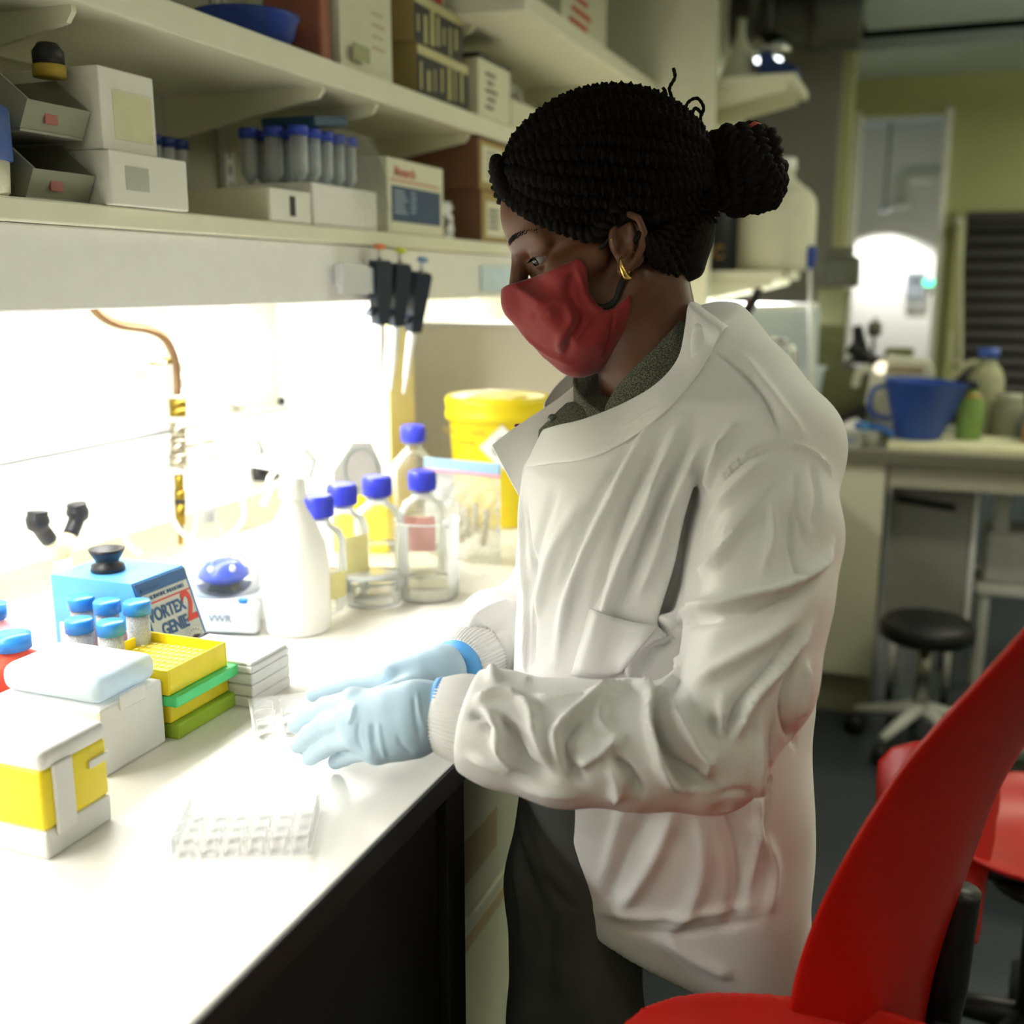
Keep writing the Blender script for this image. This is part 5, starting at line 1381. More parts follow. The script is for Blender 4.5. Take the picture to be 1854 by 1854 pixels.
def coat_sdf(p):
    d = coat_base(p)
    a, b, z = bloc(p)
    low = z < fe1[1] + 0.012
    def half(p0, p1, flip):
        nx, nz = -(p1[1] - p0[1]), (p1[0] - p0[0])
        L_ = math.hypot(nx, nz)
        return ((a - p0[0]) * nx + (z - p0[1]) * nz) / L_ * flip
    h_open = half(fe1, fe2, 1)                       # >0 in front of the open edge
    if half_sign['o'] is None:
        pass
    cut1 = h_open * half_sign['o']
    hem = half(h1, h2, 1) * half_sign['h']
    hollow = d + 0.022
    zc = np.clip((0.80 - z) / 0.05, 0, 1)
    d2 = smax(d, cut1 - (z > fe1[1] + 0.004) * 10.0, 0.004)
    d2 = smax(d2, hem, 0.004)
    d2 = np.where(z < 0.80, smax(d2, -hollow, 0.002), d2)
    # opening at the neck
    d2 = smax(d2, -s_poly(a, z, npoly), 0.004)
    d2 = smax(d2, -smax(s_poly(a, z, gpoly) - 0.016 * np.clip((b - 0.165) / 0.03, 0, 1), 0.115 - b, 0.01), 0.010)
    for w0, w1, rr in ((near_fo[-2][0], P(846, 1304, d=1.065), 0.11), (far_fo[-2][0], P(858, 1186, d=1.352), 0.075)):
        ax_ = (w1 - w0).normalized()
        pl = sum((p[i] - w1[i]) * ax_[i] for i in range(3))
        ds = np.sqrt(sum((p[i] - w1[i]) ** 2 for i in range(3)))
        d2 = np.where(ds < rr, smax(d2, pl, 0.004), d2)
    # sleeve ends
    return d2
half_sign = {'o': 1, 'h': 1}
def _sgn(p0, p1, pt):
    nx, nz = -(p1[1] - p0[1]), (p1[0] - p0[0])
    return 1 if (pt[0] - p0[0]) * nx + (pt[1] - p0[1]) * nz > 0 else -1
half_sign['o'] = _sgn(fe1, fe2, bpn(940, 1600, 0.13))
half_sign['h'] = _sgn(h1, h2, bpn(1100, 1850, 0.13))
v, q = nets(coat_sdf, (-0.62, 0.86, 0.54), (0.04, 1.60, 1.45), 0.0038, 2)
def wob(v, n, amp):
    s = np.sin(v[:, 0] * 31 + 2.1 * np.sin(v[:, 2] * 17)) * np.sin(v[:, 2] * 23 + 1.7 * np.sin(v[:, 1] * 19)) + 0.6 * np.sin(v[:, 1] * 41 + v[:, 2] * 29 + 2 * np.sin(v[:, 0] * 23))
    return v + n * (amp * s)[:, None]
v = wob(v, vnormals(v, q), 0.0022)
FO = [
    # chest: long diagonal folds from collar and shoulder
    ([(1190, 745), (1130, 850), (1075, 960), (1035, 1060), (1005, 1200)], 13, 0.006), ([(1165, 760), (1105, 870), (1050, 980), (1015, 1080)], 11, -0.005),
    ([(1235, 760), (1180, 880), (1130, 1000), (1095, 1100), (1060, 1240)], 14, 0.008), ([(1210, 770), (1150, 900), (1105, 1010), (1075, 1120)], 11, -0.006),
    ([(1280, 790), (1230, 890), (1190, 990), (1155, 1080)], 12, 0.007), ([(1262, 770), (1205, 890), (1160, 1000), (1120, 1110)], 9, -0.005),
    ([(1310, 795), (1292, 840), (1284, 890)], 10, 0.006),
    ([(1335, 765), (1310, 800), (1296, 850)], 9, 0.004),
    ([(1060, 900), (1000, 1000), (970, 1120)], 16, 0.004), ([(1010, 880), (975, 980), (955, 1100)], 14, -0.003),
    # placket
    ([(950, 880), (962, 1000), (968, 1100), (965, 1240)], 4, -0.003), ([(944, 880), (950, 1000), (955, 1120), (950, 1240)], 7, 0.004),
    # shoulder seam, armhole seam
    ([(1285, 628), (1340, 670), (1390, 730), (1415, 800)], 2.6, -0.0035), ([(1415, 803), (1370, 812), (1330, 840), (1300, 875)], 3.5, 0.003),
    ([(1415, 803), (1455, 812), (1490, 835), (1510, 870)], 3.5, 0.003), ([(1415, 812), (1365, 824), (1325, 852), (1302, 880)], 4, -0.003),
    # upper sleeve
    ([(1400, 830), (1345, 880), (1305, 930), (1278, 975)], 11, 0.007), ([(1420, 850), (1360, 910), (1310, 970), (1276, 1005)], 10, -0.007),
    ([(1385, 900), (1335, 970), (1295, 1025), (1268, 1042)], 10, 0.007), ([(1440, 900), (1430, 980), (1450, 1060)], 6, -0.004),
    ([(1505, 985), (1480, 1030), (1420, 1065), (1340, 1085), (1275, 1096), (1235, 1104)], 12, 0.010), ([(1500, 1020), (1450, 1070), (1360, 1108), (1280, 1120), (1235, 1128)], 12, -0.008),
    ([(1395, 910), (1400, 970), (1380, 1040)], 8, 0.004), ([(1450, 1100), (1400, 1150), (1320, 1200), (1250, 1240)], 15, 0.006),
    ([(1470, 1130), (1420, 1200), (1360, 1270), (1330, 1340)], 9, 0.007), ([(1440, 1140), (1400, 1200), (1340, 1270), (1310, 1340)], 9, -0.006),
    ([(1240, 1110), (1190, 1140), (1140, 1190), (1150, 1230)], 12, 0.009), ([(1220, 1150), (1180, 1180), (1160, 1220)], 8, -0.006),
    # elbow: deep folded loops
    ([(1140, 1240), (1170, 1260), (1178, 1320), (1200, 1400), (1245, 1432)], 7, 0.011), ([(1185, 1270), (1205, 1340), (1240, 1400), (1285, 1420)], 14, -0.015),
    ([(1165, 1245), (1200, 1275), (1240, 1330), (1275, 1370), (1290, 1365)], 6, 0.010), ([(1290, 1290), (1300, 1340), (1285, 1375)], 9, -0.007),
    ([(1310, 1250), (1305, 1320), (1290, 1370), (1260, 1425)], 7, 0.006), ([(1240, 1180), (1230, 1230), (1190, 1250)], 10, 0.006),
    # forearm
    ([(1150, 1235), (1090, 1260), (1040, 1290), (1005, 1330), (1020, 1390)], 8, 0.009), ([(1060, 1300), (1030, 1340), (1035, 1385), (1060, 1420)], 10, -0.010),
    ([(1130, 1260), (1090, 1275), (1085, 1310), (1120, 1330)], 8, 0.006), ([(1130, 1330), (1080, 1365), (1040, 1385)], 8, 0.008), ([(1110, 1370), (1140, 1400), (1160, 1440)], 8, -0.009),
    ([(1100, 1380), (1120, 1420), (1110, 1450)], 7, 0.007), ([(930, 1260), (960, 1290), (970, 1330), (1000, 1390)], 10, 0.008), ([(905, 1290), (930, 1330), (950, 1380), (1000, 1410)], 11, -0.009),
    ([(870, 1280), (900, 1320), (905, 1360), (960, 1400)], 9, 0.008), ([(850, 1295), (875, 1300), (890, 1330)], 6, -0.006), ([(860, 1270), (900, 1255), (940, 1262)], 8, 0.006),
    ([(845, 1370), (900, 1385), (960, 1420), (1040, 1445)], 8, 0.006), ([(970, 1260), (1000, 1270), (1060, 1262), (1120, 1240)], 8, 0.005),
    # coat below the sleeve
    ([(1180, 1460), (1140, 1540), (1110, 1610), (1100, 1640)], 14, -0.006), ([(1130, 1460), (1110, 1530), (1090, 1600)], 14, 0.003), ([(1220, 1470), (1180, 1560), (1120, 1650)], 16, 0.008),
    ([(1400, 1290), (1395, 1380), (1390, 1470), (1380, 1560)], 4, -0.004), ([(1376, 1290), (1372, 1400), (1370, 1500), (1355, 1620)], 5, 0.005), ([(1300, 1440), (1340, 1432), (1385, 1440)], 8, -0.003),
    ([(1300, 1450), (1330, 1520), (1340, 1600), (1320, 1680)], 16, -0.008), ([(1260, 1480), (1270, 1560), (1250, 1640), (1200, 1700)], 16, 0.007), ([(1350, 1480), (1400, 1560), (1390, 1660)], 14, 0.006),
    ([(1080, 1650), (1160, 1660), (1260, 1655), (1370, 1640)], 9, 0.005), ([(1130, 1680), (1200, 1690), (1300, 1680), (1380, 1665)], 8, -0.004), ([(1200, 1700), (1260, 1740), (1330, 1770)], 12, 0.006),
    ([(1440, 1180), (1420, 1280), (1440, 1350)], 10, -0.006), ([(1460, 1200), (1450, 1300)], 7, 0.005),
    # far sleeve
    ([(930, 1090), (880, 1110), (830, 1150)], 10, 0.006), ([(920, 1130), (870, 1150), (820, 1180)], 9, -0.005), ([(905, 1170), (890, 1200), (895, 1240)], 8, 0.005),
    # back of shoulder
    ([(1340, 640), (1400, 720), (1460, 800)], 14, 0.003), ([(1470, 840), (1480, 900), (1470, 960)], 8, -0.003), ([(1440, 850), (1445, 930), (1460, 990)], 5, -0.003),
]
v = strokes(v, q, [(a, max(b * 0.85, 3.0 if abs(c) <= 0.004 else 7.5), c * (1.9 if a[0][1] < 1430 else 1.2)) for a, b, c in FO])
v = relax(v, q, 0.2)
coat = put('lab_coat', qmesh('lab_coat', v, q), m_coat, pers, label='white cotton lab coat with wrinkled sleeves')
cb_bvh = BVHTree.FromPolygons([tuple(x) for x in v], [tuple(int(i) for i in r) for r in q])
def on_coat(px, py, lift=0.0):
    r = ray(px, py).normalized()
    loc, n_, _, _ = cb_bvh.ray_cast(Vector((0, 0, CAMH)), r)
    return (loc - r * lift) if loc is not None else P(px, py, d=DM)
# breast pocket: a thin patch lying on the coat
rows = []
top = [(1072, 1102), (1085, 1108), (1110, 1116), (1140, 1124), (1170, 1130), (1190, 1134)]
bot = [(1036, 1222), (1055, 1224), (1080, 1226), (1100, 1226), (1115, 1222), (1128, 1216)]
for j in range(9):
    f = j / 8
    rows.append([on_coat(t0[0] + (b0[0] - t0[0]) * f, t0[1] + (b0[1] - t0[1]) * f, 0.0015 + 0.004 * (1 - f) ** 2) for t0, b0 in zip(top, bot)])
g = G().loft(rows)
pk = put('pocket', g.mesh('pocket'), m_coat, coat); pk.location = (0, 0, 0)
md = pk.modifiers.new('thickness', 'SOLIDIFY'); md.thickness = 0.003
# collar: near band, far band, lapel flap
def band(name, up_, lo_, parent, n=5, thick=0.003, mat=None, bulge=0.0, sub=2):
    a, b = spline(up_, 6), spline(lo_, 6)
    rows = []
    for j in range(n + 1):
        f = j / n
        rows.append([x.lerp(y, f) + (Vector((0, 0, CAMH)) - x).normalized() * bulge * math.sin(math.pi * f) for x, y in zip(a, b)])
    o = put(name, G().loft(rows).mesh(name), mat or m_coat, parent)
    md = o.modifiers.new('thickness', 'SOLIDIFY'); md.thickness = thick; md.offset = 0
    md = o.modifiers.new('smooth', 'SUBSURF'); md.levels = 1; md.render_levels = sub
    return o
def dep(w): return (w - Vector((0, 0, CAMH))).dot(Vector((-sy * cp, cy * cp, -sp)))
lo_px = [(1318, 592), (1290, 636), (1255, 690), (1203, 748), (1132, 800), (1066, 830), (1000, 840), (950, 846)]
up_px = [(1250, 546), (1240, 592), (1228, 647), (1190, 693), (1130, 729), (1060, 757), (1010, 769), (984, 777)]
up_, lo_ = [P(1290, 570, d=1.36)], [P(1352, 612, d=1.36)]
for (a, b), (c, e), of in zip(lo_px, up_px, (0.07, 0.065, 0.06, 0.055, 0.05, 0.04, 0.025, 0.01)):
    w = on_coat(a, b, 0.005)
    lo_.append(w); up_.append(P(c, e, d=dep(w) + of))
band('collar', up_, lo_, pers, bulge=0.006)
up_ = [P(1285, 575, d=1.36), P(1240, 585, d=1.40), P(1160, 610, d=1.43), P(1090, 640, d=1.42), P(1040, 668, d=1.40), P(1005, 700, d=1.37), P(985, 730, d=1.35)]
lo_ = [P(1340, 610, d=1.37), P(1280, 640, d=1.44), P(1180, 690, d=1.47), P(1090, 720, d=1.46), P(1030, 745, d=1.42), P(1000, 770, d=1.38), P(985, 790, d=1.35)]
band('collar', up_, lo_, pers)
up_ = [P(1044, 694, d=1.30), P(1010, 722, d=1.295), P(960, 755, d=1.29), P(920, 782, d=1.285), P(889, 806, d=1.28)]
lo_ = [P(1052, 745, d=1.28), P(1020, 775, d=1.27), P(985, 810, d=1.262), P(955, 855, d=1.262), P(941, 902, d=1.262)]
lap = band('lapel', up_, lo_, pers, n=6)
b0 = P(1000, 758, d=1.268)
put('snap_button', G().lathe([(0, 0.003), (0.003, 0.003), (0.0052, 0.0018), (0.0058, 0), (0, 0)], 18, T=Matrix.Translation(b0) @ (-ray(1000, 758).normalized()).to_track_quat('Z', 'Y').to_matrix().to_4x4()).mesh('snap_button'), M('snap_grey', '#6d706a', 0.3, metal=0.8), lap)
b1 = P(938, 772, d=1.30)
put('snap_button', G().lathe([(0, 0.003), (0.003, 0.003), (0.0045, 0.0018), (0.005, 0), (0, 0)], 18, T=Matrix.Translation(b1)).mesh('snap_button'), M('snap_red', '#6b2b30', 0.3), lap)
# sweater neck
up_ = [P(1245, 545, d=1.31), P(1225, 585, d=1.235), P(1190, 625, d=1.215), P(1150, 665, d=1.21), P(1118, 700, d=1.215), P(1100, 735, d=1.225)]
lo_ = [P(1275, 600, d=1.31), P(1255, 640, d=1.225), P(1220, 685, d=1.20), P(1180, 720, d=1.195), P(1140, 748, d=1.20), P(1095, 772, d=1.22)]
band('sweater_collar', up_, lo_, pers, thick=0.007, mat=m_knit, bulge=0.004)
up_ = [P(1112, 755, d=1.222), P(1090, 742, d=1.225), P(1062, 725, d=1.25), P(1042, 695, d=1.30), P(1048, 668, d=1.36), P(1090, 650, d=1.40), P(1160, 625, d=1.40), P(1245, 548, d=1.34)]
lo_ = [P(1125, 800, d=1.215), P(1095, 800, d=1.215), P(1060, 790, d=1.245), P(1042, 760, d=1.30), P(1046, 740, d=1.37), P(1090, 720, d=1.43), P(1170, 690, d=1.43), P(1275, 600, d=1.35)]
band('sweater_collar', up_, lo_, pers, thick=0.007, mat=m_knit, bulge=0.002)
sc = P(1100, 760, d=1.29)
put('sweater', G().lathe([(0.001, 0.03), (0.05, 0.02), (0.085, -0.01), (0.10, -0.06), (0.001, -0.06)], 28, T=Matrix.Translation(sc)).mesh('sweater'), m_knit, pers)

# ---- cuffs: ribbed knit
def cuff(c0, c1, r0, r1, nrib, tilt_r):
    g = G()
    ax_ = (c1 - c0).normalized()
    u_ = ax_.cross(Vector((0, 0, 1))).normalized(); w_ = u_.cross(ax_)
    n = nrib * 4
    rows = []
    for j in range(9):
        f = j / 8
        c = c0.lerp(c1, f); r = r0 + (r1 - r0) * f + 0.004 * math.sin(math.pi * f)
        rows.append([c + (u_ * math.cos(a) + w_ * math.sin(a) * tilt_r) * (r + 0.0009 * (1 if (k % 4) < 2 else -1)) for k, a in enumerate(np.linspace(0, 2 * math.pi, n, endpoint=False))])
    for r_ in (0.9,): rows.append([c1 + (p - c1) * r_ for p in rows[-1]])
    g.loft(rows, True)
    o = put('knit_cuff', g.mesh('knit_cuff'), m_coat, pers, label='ribbed white cuff')
    return o
cuff(P(866, 1305, d=1.063), P(786, 1290, d=1.068), 0.046, 0.036, 60, 0.92)
cuff(P(862, 1188, d=1.36), P(828, 1206, d=1.32), 0.044, 0.036, 60, 0.95)

# ---- gloved hands
def hand(pts, name):
    """pts: wrist, palm and finger joints as room points; one continuous glove with five fingers"""
    allp = [p for ch in pts['fingers'] for p, _ in ch] + [p for p, _ in pts['palm']]
    lo = np.min([list(p) for p in allp], 0) - 0.035; hi = np.max([list(p) for p in allp], 0) + 0.035
    def f(p):
        d = s_chain(p, pts['palm'][:2], 0.0)
        for (a, ra), (b, rb) in pts['bones']: d = smin(d, s_cone(p, a, b, ra, rb), 0.014)
        fd = None
        for ch in pts['fingers']:
            e = s_chain(p, ch, 0.003)
            fd = e if fd is None else smin(fd, e, 0.0015)
        return smin(d, fd, 0.009)
    return nets(f, lo, hi, 0.0022, 2)
def zfix(p, z): return Vector((p.x, p.y, max(p.z, z)))
W0 = P(800, 1292, d=1.068); W1 = P(752, 1296, d=1.066)
KI, KM, KR, KP = P(642, 1272, d=1.085), P(640, 1302, d=1.072), P(652, 1333, d=1.062), P(682, 1358, d=1.052)
def chain(k, tip, mid_lift, r, z=BZ + 0.0105):
    t = P(tip[0], tip[1], z=z)
    m1 = k.lerp(t, 0.46) + Vector((0, 0, mid_lift)); m2 = k.lerp(t, 0.76) + Vector((0, 0, mid_lift * 0.6))
    return [(k, r * 1.12), (m1, r), (m2, r * 0.92), (t, r * 0.80)]
lh = {'palm': [(W0, 0.031), (W1, 0.031)],
      'bones': [((W1, 0.028), (KI, 0.0145)), ((W1, 0.029), (KM, 0.0155)), ((W1, 0.029), (KR, 0.0145)), ((P(742, 1330, d=1.055), 0.024), (KP, 0.0130)), ((P(700, 1300, d=1.068), 0.024), (P(660, 1305, d=1.068), 0.018)), ((P(712, 1330, d=1.06), 0.021), (P(680, 1335, d=1.06), 0.016))],
      'fingers': [chain(KI, (536, 1313), 0.006, 0.0124, BZ + 0.032), chain(KM, (541, 1348), 0.008, 0.0126, BZ + 0.0285), chain(KR, (562, 1371), 0.007, 0.0120, BZ + 0.017), chain(KP, (608, 1379), 0.005, 0.0108, BZ + 0.012),
                  [(P(725, 1270, d=1.10), 0.018), (P(672, 1280, d=1.125), 0.0145), (P(625, 1295, d=1.14), 0.0115), (P(590, 1300, d=1.145), 0.0095)]]}
v, q = hand(lh, 'glove')
v = strokes(v, q, [([(652, 1305), (648, 1335), (662, 1368)], 3, -0.0016), ([(665, 1306), (668, 1340), (676, 1372)], 2.5, 0.0014), ([(685, 1308), (690, 1345), (698, 1375)], 3, 0.0018), ([(676, 1308), (678, 1345)], 2.5, -0.0015),
                   ([(755, 1250), (760, 1290), (772, 1330)], 3, 0.0016), ([(748, 1260), (752, 1300), (762, 1345)], 3, -0.0014), ([(720, 1330), (728, 1350), (745, 1365)], 3, -0.0014), ([(615, 1290), (605, 1320)], 3, -0.0012),
                   ([(640, 1275), (636, 1300), (628, 1310)], 5, 0.002)])
put('glove', qmesh('glove', v, q), m_glove, pers, label='pale blue nitrile glove nearer the camera')
g = G()
c0, c1 = P(802, 1292, d=1.068), P(784, 1290, d=1.069)
put('glove_rim', G().tube([c0, c0.lerp(c1, 0.5), c1], [0.0335, 0.036, 0.034], 32).mesh('glove_rim'), m_glovein, pers)
# far hand
FW0, FW1 = P(838, 1205, d=1.33), P(795, 1218, d=1.30)
def fchain(k, tip, z, r, lift=0.004):
    t = P(tip[0], tip[1], z=z)
    return [(k, r * 1.1), (k.lerp(t, 0.45) + Vector((0, 0, lift)), r), (k.lerp(t, 0.76) + Vector((0, 0, lift * 0.6)), r * 0.92), (t, r * 0.8)]
FI, FM, FR, FP = P(705, 1228, d=1.27), P(700, 1222, d=1.295), P(703, 1218, d=1.315), P(712, 1215, d=1.335)
rh = {'palm': [(FW0, 0.031), (FW1, 0.029)],
      'bones': [((FW1, 0.027), (FI, 0.016)), ((FW1, 0.027), (FM, 0.016)), ((FW1, 0.026), (FR, 0.015)), ((FW1, 0.024), (FP, 0.0135)), ((P(760, 1224, d=1.285), 0.023), (P(720, 1226, d=1.285), 0.019))],
      'fingers': [fchain(FI, (568, 1257), BZ + 0.032, 0.0125), fchain(FM, (575, 1247), BZ + 0.024, 0.012), fchain(FR, (590, 1236), BZ + 0.02, 0.0115), fchain(FP, (620, 1228), BZ + 0.016, 0.010),
                  [(P(755, 1240, d=1.265), 0.017), (P(712, 1255, d=1.235), 0.0135), (P(665, 1266, d=1.215), 0.0112), (P(628, 1272, d=1.205), 0.0092)]]}
v, q = hand(rh, 'glove')
put('glove', qmesh('glove', v, q), m_glove, pers, label='pale blue nitrile glove farther from the camera')
put('glove_rim', G().tube([P(846, 1202, d=1.335), P(832, 1208, d=1.325), P(815, 1213, d=1.315)], [0.034, 0.0365, 0.034], 32).mesh('glove_rim'), m_glovein, pers)

# ---- trousers and shoes
def trouser_sdf(p):
    d = None
    for dep, off in ((1.265, 0.0), (1.385, 0.02)):
        hip = P(1070, 1430, d=dep); kn = P(1042, 1854, d=dep - 0.005)
        kn2 = Vector((kn.x + 0.0, kn.y, 0.46)); an = Vector((kn.x + 0.04, kn.y, 0.075))
        e = s_chain(p, [(hip, 0.083), (P(1042, 1600, d=dep), 0.080), (kn, 0.077), (kn2, 0.074), (an, 0.066)], 0.02)
        d = e if d is None else smin(d, e, 0.02)
    pel = P(1190, 1420, d=1.31)
    d = smin(d, s_ell(p, tuple(pel), (0.10, 0.09, 0.10)), 0.03)
    return np.maximum(d, 0.07 - p[2])
v, q = nets(trouser_sdf, (-0.66, 1.0, 0.05), (0.06, 1.62, 1.0), 0.0065, 2)
v = strokes(v, q, [([(940, 1460), (960, 1540), (1000, 1600)], 10, 0.006), ([(935, 1500), (950, 1570), (985, 1650)], 9, -0.006), ([(960, 1480), (990, 1560), (1030, 1620)], 9, 0.005), ([(930, 1560), (945, 1640), (950, 1740)], 10, 0.005), ([(1000, 1640), (990, 1740), (1000, 1850)], 12, -0.005), ([(975, 1560), (1010, 1620), (1040, 1640)], 7, -0.004)])
put('trousers', qmesh('trousers', v, q), m_trou, pers, label='dark grey trousers')
for dep_ in (1.26, 1.38):
    kn = P(1042, 1854, d=dep_); an = Vector((kn.x + 0.04, kn.y, 0.07))
    def shoe(p, an=an):
        q = [sum((p[i] - an[i]) * A[i] for i in range(3)) for A in (bf, blft, Vector((0, 0, 1)))]
        d = s_cone(q, (-0.05, 0, -0.025), (0.13, 0, -0.035), 0.045, 0.036)
        d = smin(d, s_cone(q, (-0.02, 0, 0.02), (0.04, 0, -0.02), 0.045, 0.04), 0.02)
        return smax(d, -(p[2] - 0.002), 0.004)
    v, q = nets(shoe, np.array(an) - np.array((0.24, 0.2, 0.075)), np.array(an) + np.array((0.2, 0.2, 0.1)), 0.006, 2)
    put('shoe', qmesh('shoe', v, q), m_blackp, pers)
# ------------------------------------------------------------------ things on and around the far bench
FZ = BZ + 0.0005
bd_ = thing('chopping_board', 'cream board on the far bench under the blue bucket', 'board', (0.25, 3.76, FZ))
G().box(-0.35, 0.45, -0.12, 0.16, 0, 0.022, 0.004).build('board', M('board_cream', '#dcdab4', 0.5), bd_)
bu_ = thing('blue_bucket', 'tapered blue plastic jug with a spout on the far bench', 'jug', (-0.012, 3.78, FZ + 0.0225))
m_bkt = M('bucket_blue', '#2a4a9c', 0.4, var=0.03)
rows = []
prof_b = [(0.068, 0.0), (0.072, 0.004), (0.115, 0.185), (0.12, 0.19), (0.116, 0.19), (0.070, 0.008), (0.0005, 0.007)]
for r_, z in prof_b:
    row = []
    for k in range(40):
        a = 2 * math.pi * k / 40
        sp_ = max(0.0, math.cos(a)) ** 10 * max(0.0, z / 0.19) ** 2
        row.append((r_ * math.cos(a) + 0.03 * sp_, r_ * math.sin(a), z - 0.006 * math.cos(a) * (z / 0.19) ** 2 - 0.006 * sp_))
    rows.append(row)
g = G().loft(rows, True); g.add(rows[0], [tuple(range(40))])
g.build('body', m_bkt, bu_)
G().tube(spline([(-0.112, 0, 0.17), (-0.15, -0.01, 0.15), (-0.15, -0.01, 0.08), (-0.09, 0, 0.06)], 6), 0.008, 10).build('handle', m_bkt, bu_)
cl = thing('tube_clamp', 'blue plastic clamp on a clear pot left of the blue jug', 'clamp', tuple(P(1575, 790, y=3.72)))
cl.location.z = FZ
G().lathe([(0, 0), (0.03, 0), (0.032, 0.004), (0.03, 0.05), (0, 0.05)], 20).build('pot', M('pot_pale', '#c9cbbd', 0.3, trans=0.4, ior=1.1), cl)
G().tube(spline([(-0.05, 0, 0.066), (-0.02, 0, 0.06), (0.01, 0, 0.062), (0.05, 0, 0.05), (0.075, 0, 0.035)], 5), 0.011, 10).build('arm', M('clamp_blue', '#2e66b4', 0.4), cl)
G().lathe([(0, 0.05), (0.012, 0.05), (0.014, 0.075), (0, 0.078)], 14, c=(-0.015, -0.01, 0)).build('screw', M('clamp_blue2', '#4a8ac8', 0.4), cl)
wm_ = thing('bench_machine', 'cream bench machine with angled top behind the blue jug', 'machine', tuple(P(1620, 760, y=4.02)))
wm_.location.z = FZ
m_mach = M('machine_cream', '#d3d2bd', 0.45)
G().prism([(-0.11, 0), (0.12, 0), (0.12, 0.22), (0.10, 0.262), (-0.04, 0.275), (-0.085, 0.24), (-0.10, 0.12)], -0.1, 0.1, 'y').build('body', m_mach, wm_)
G().box(-0.06, 0.085, -0.112, -0.1, 0.225, 0.25, 0.004).build('display', M('display_brown', '#a89878', 0.4), wm_)
G().lathe([(0, 0), (0.02, 0), (0.022, 0.006), (0.014, 0.014), (0, 0.016)], 18, T=Matrix.Translation((-0.055, -0.102, 0.24)) @ Matrix.Rotation(math.pi / 2, 4, 'X')).build('lamp', M('warm_indicator', (1.0, 0.9, 0.7), 0.3, emis=1.2), wm_)
G().tube(spline([(-0.09, -0.09, 0.24), (-0.125, -0.09, 0.22), (-0.135, -0.09, 0.17)], 5), 0.016, 10).build('handle', m_mach, wm_)
# olive microscope-like machine
om = thing('microscope', 'olive grey inverted microscope with black stage parts', 'microscope', tuple(P(1545, 740, y=4.265)))
om.location.z = FZ
m_olive = M('olive_enamel', '#74774f', 0.5, var=0.04)
G().prism([(-0.15, 0), (0.10, 0), (0.14, 0.13), (0.02, 0.20), (-0.15, 0.27)], -0.11, 0.11, 'y').build('base', m_olive, om)
G().prism([(-0.15, 0.26), (-0.05, 0.22), (-0.045, 0.50), (-0.15, 0.51)], -0.08, 0.08, 'y').build('column', m_olive, om)
G().box(-0.135, -0.01, -0.07, 0.07, 0.51, 0.62, 0.008).build('lamp_house', M('olive_dark', '#4c4e3c', 0.5), om)
G().box(-0.12, -0.03, -0.085, -0.06, 0.622, 0.65, 0.003).build('lamp_fin', M('olive_dark', '#4c4e3c', 0.5), om)
G().box(-0.03, 0.15, -0.1, 0.1, 0.235, 0.25, 0.003).build('stage', m_blackp, om)
G().tube([(0.02, -0.02, 0.25), (-0.005, -0.02, 0.37)], [0.03, 0.018], 14).build('condenser', m_blackp, om)
G().tube([(0.055, -0.03, 0.25), (0.06, -0.03, 0.40)], 0.008, 10).build('post', M('olive_post', '#8b8c78', 0.4), om)
G().lathe([(0, -0.03), (0.024, -0.025), (0.026, 0.02), (0, 0.03)], 16, c=(0.058, -0.03, 0.36)).build('lamp_knob', M('olive_dark', '#4c4e3c', 0.5), om)
G().tube([(-0.02, -0.1, 0.30), (0.10, -0.09, 0.22)], [0.03, 0.022], 14).build('eyepiece', m_blackp, om)
G().box(0.10, 0.20, -0.09, 0.05, 0.20, 0.29, 0.01).build('camera_box', m_olive, om)
G().tube([(0.19, -0.05, 0.23), (0.25, -0.05, 0.24)], 0.012, 10).build('knob', m_blackp, om)
bs = thing('black_case', 'black sloping case beneath the olive microscope', 'case', tuple(P(1528, 750, y=3.93)))
bs.location.z = FZ
G().prism([(-0.07, 0), (0.075, 0), (0.075, 0.11), (0.06, 0.115), (-0.07, 0.03)], -0.06, 0.03, 'y').build('shell', m_blackp, bs)
G().box(-0.05, 0.05, -0.064, -0.06, 0.01, 0.02).build('vent', m_dark, bs)
# pale translucent tank with steel tap
tk = thing('water_tank', 'large pale translucent water tank on the far bench by the wall', 'tank', (-0.50, 3.89, FZ))
m_tank = M('tank_pale', '#dfe9ec', 0.3, trans=0.35, ior=1.1, var=0.03)
G().prism([(-0.20, 0), (0.13, 0), (0.16, 0.22), (0.175, 0.235), (0.135, 0.24), (0.135, 0.43), (-0.20, 0.43)], -0.11, 0.11, 'y').build('body', m_tank, tk)
G().box(-0.2, 0.13, -0.1, 0.1, 0.43, 0.455, 0.006).build('lid', m_white, tk)
G().box(-0.05, 0.06, -0.112, -0.11, 0.04, 0.09).build('pink_label', M('label_pink', '#e9c7c4', 0.6), tk)
st = thing('swan_neck_tap', 'bent steel swan neck tap before the pale tank', 'tap', (0, 0, 0))
G().tube(spline([P(1335, 770, y=3.72), P(1335, 680, y=3.72), P(1345, 635, y=3.72), P(1375, 616, y=3.72), P(1410, 618, y=3.72), P(1432, 630, y=3.72), P(1438, 655, y=3.72), P(1436, 680, y=3.72)], 6), 0.0085, 12).build('spout', m_steel, st)
G().tube([P(1392, 617, y=3.72), P(1425, 617, y=3.72)], 0.0125, 12).build('joint', m_steel, st)
G().lathe([(0, 0), (0.03, 0), (0.028, 0.01), (0.012, 0.03), (0, 0.03)], 18, c=(P(1335, 770, y=3.72).x, 3.72, FZ)).build('base', m_steel, st)
bh = thing('bottle_brush', 'long white handled brush with a blue end standing on the far bench', 'brush', (0, 0, 0))
p0, p1 = P(1474, 745, y=3.70), P(1466, 480, y=3.70)
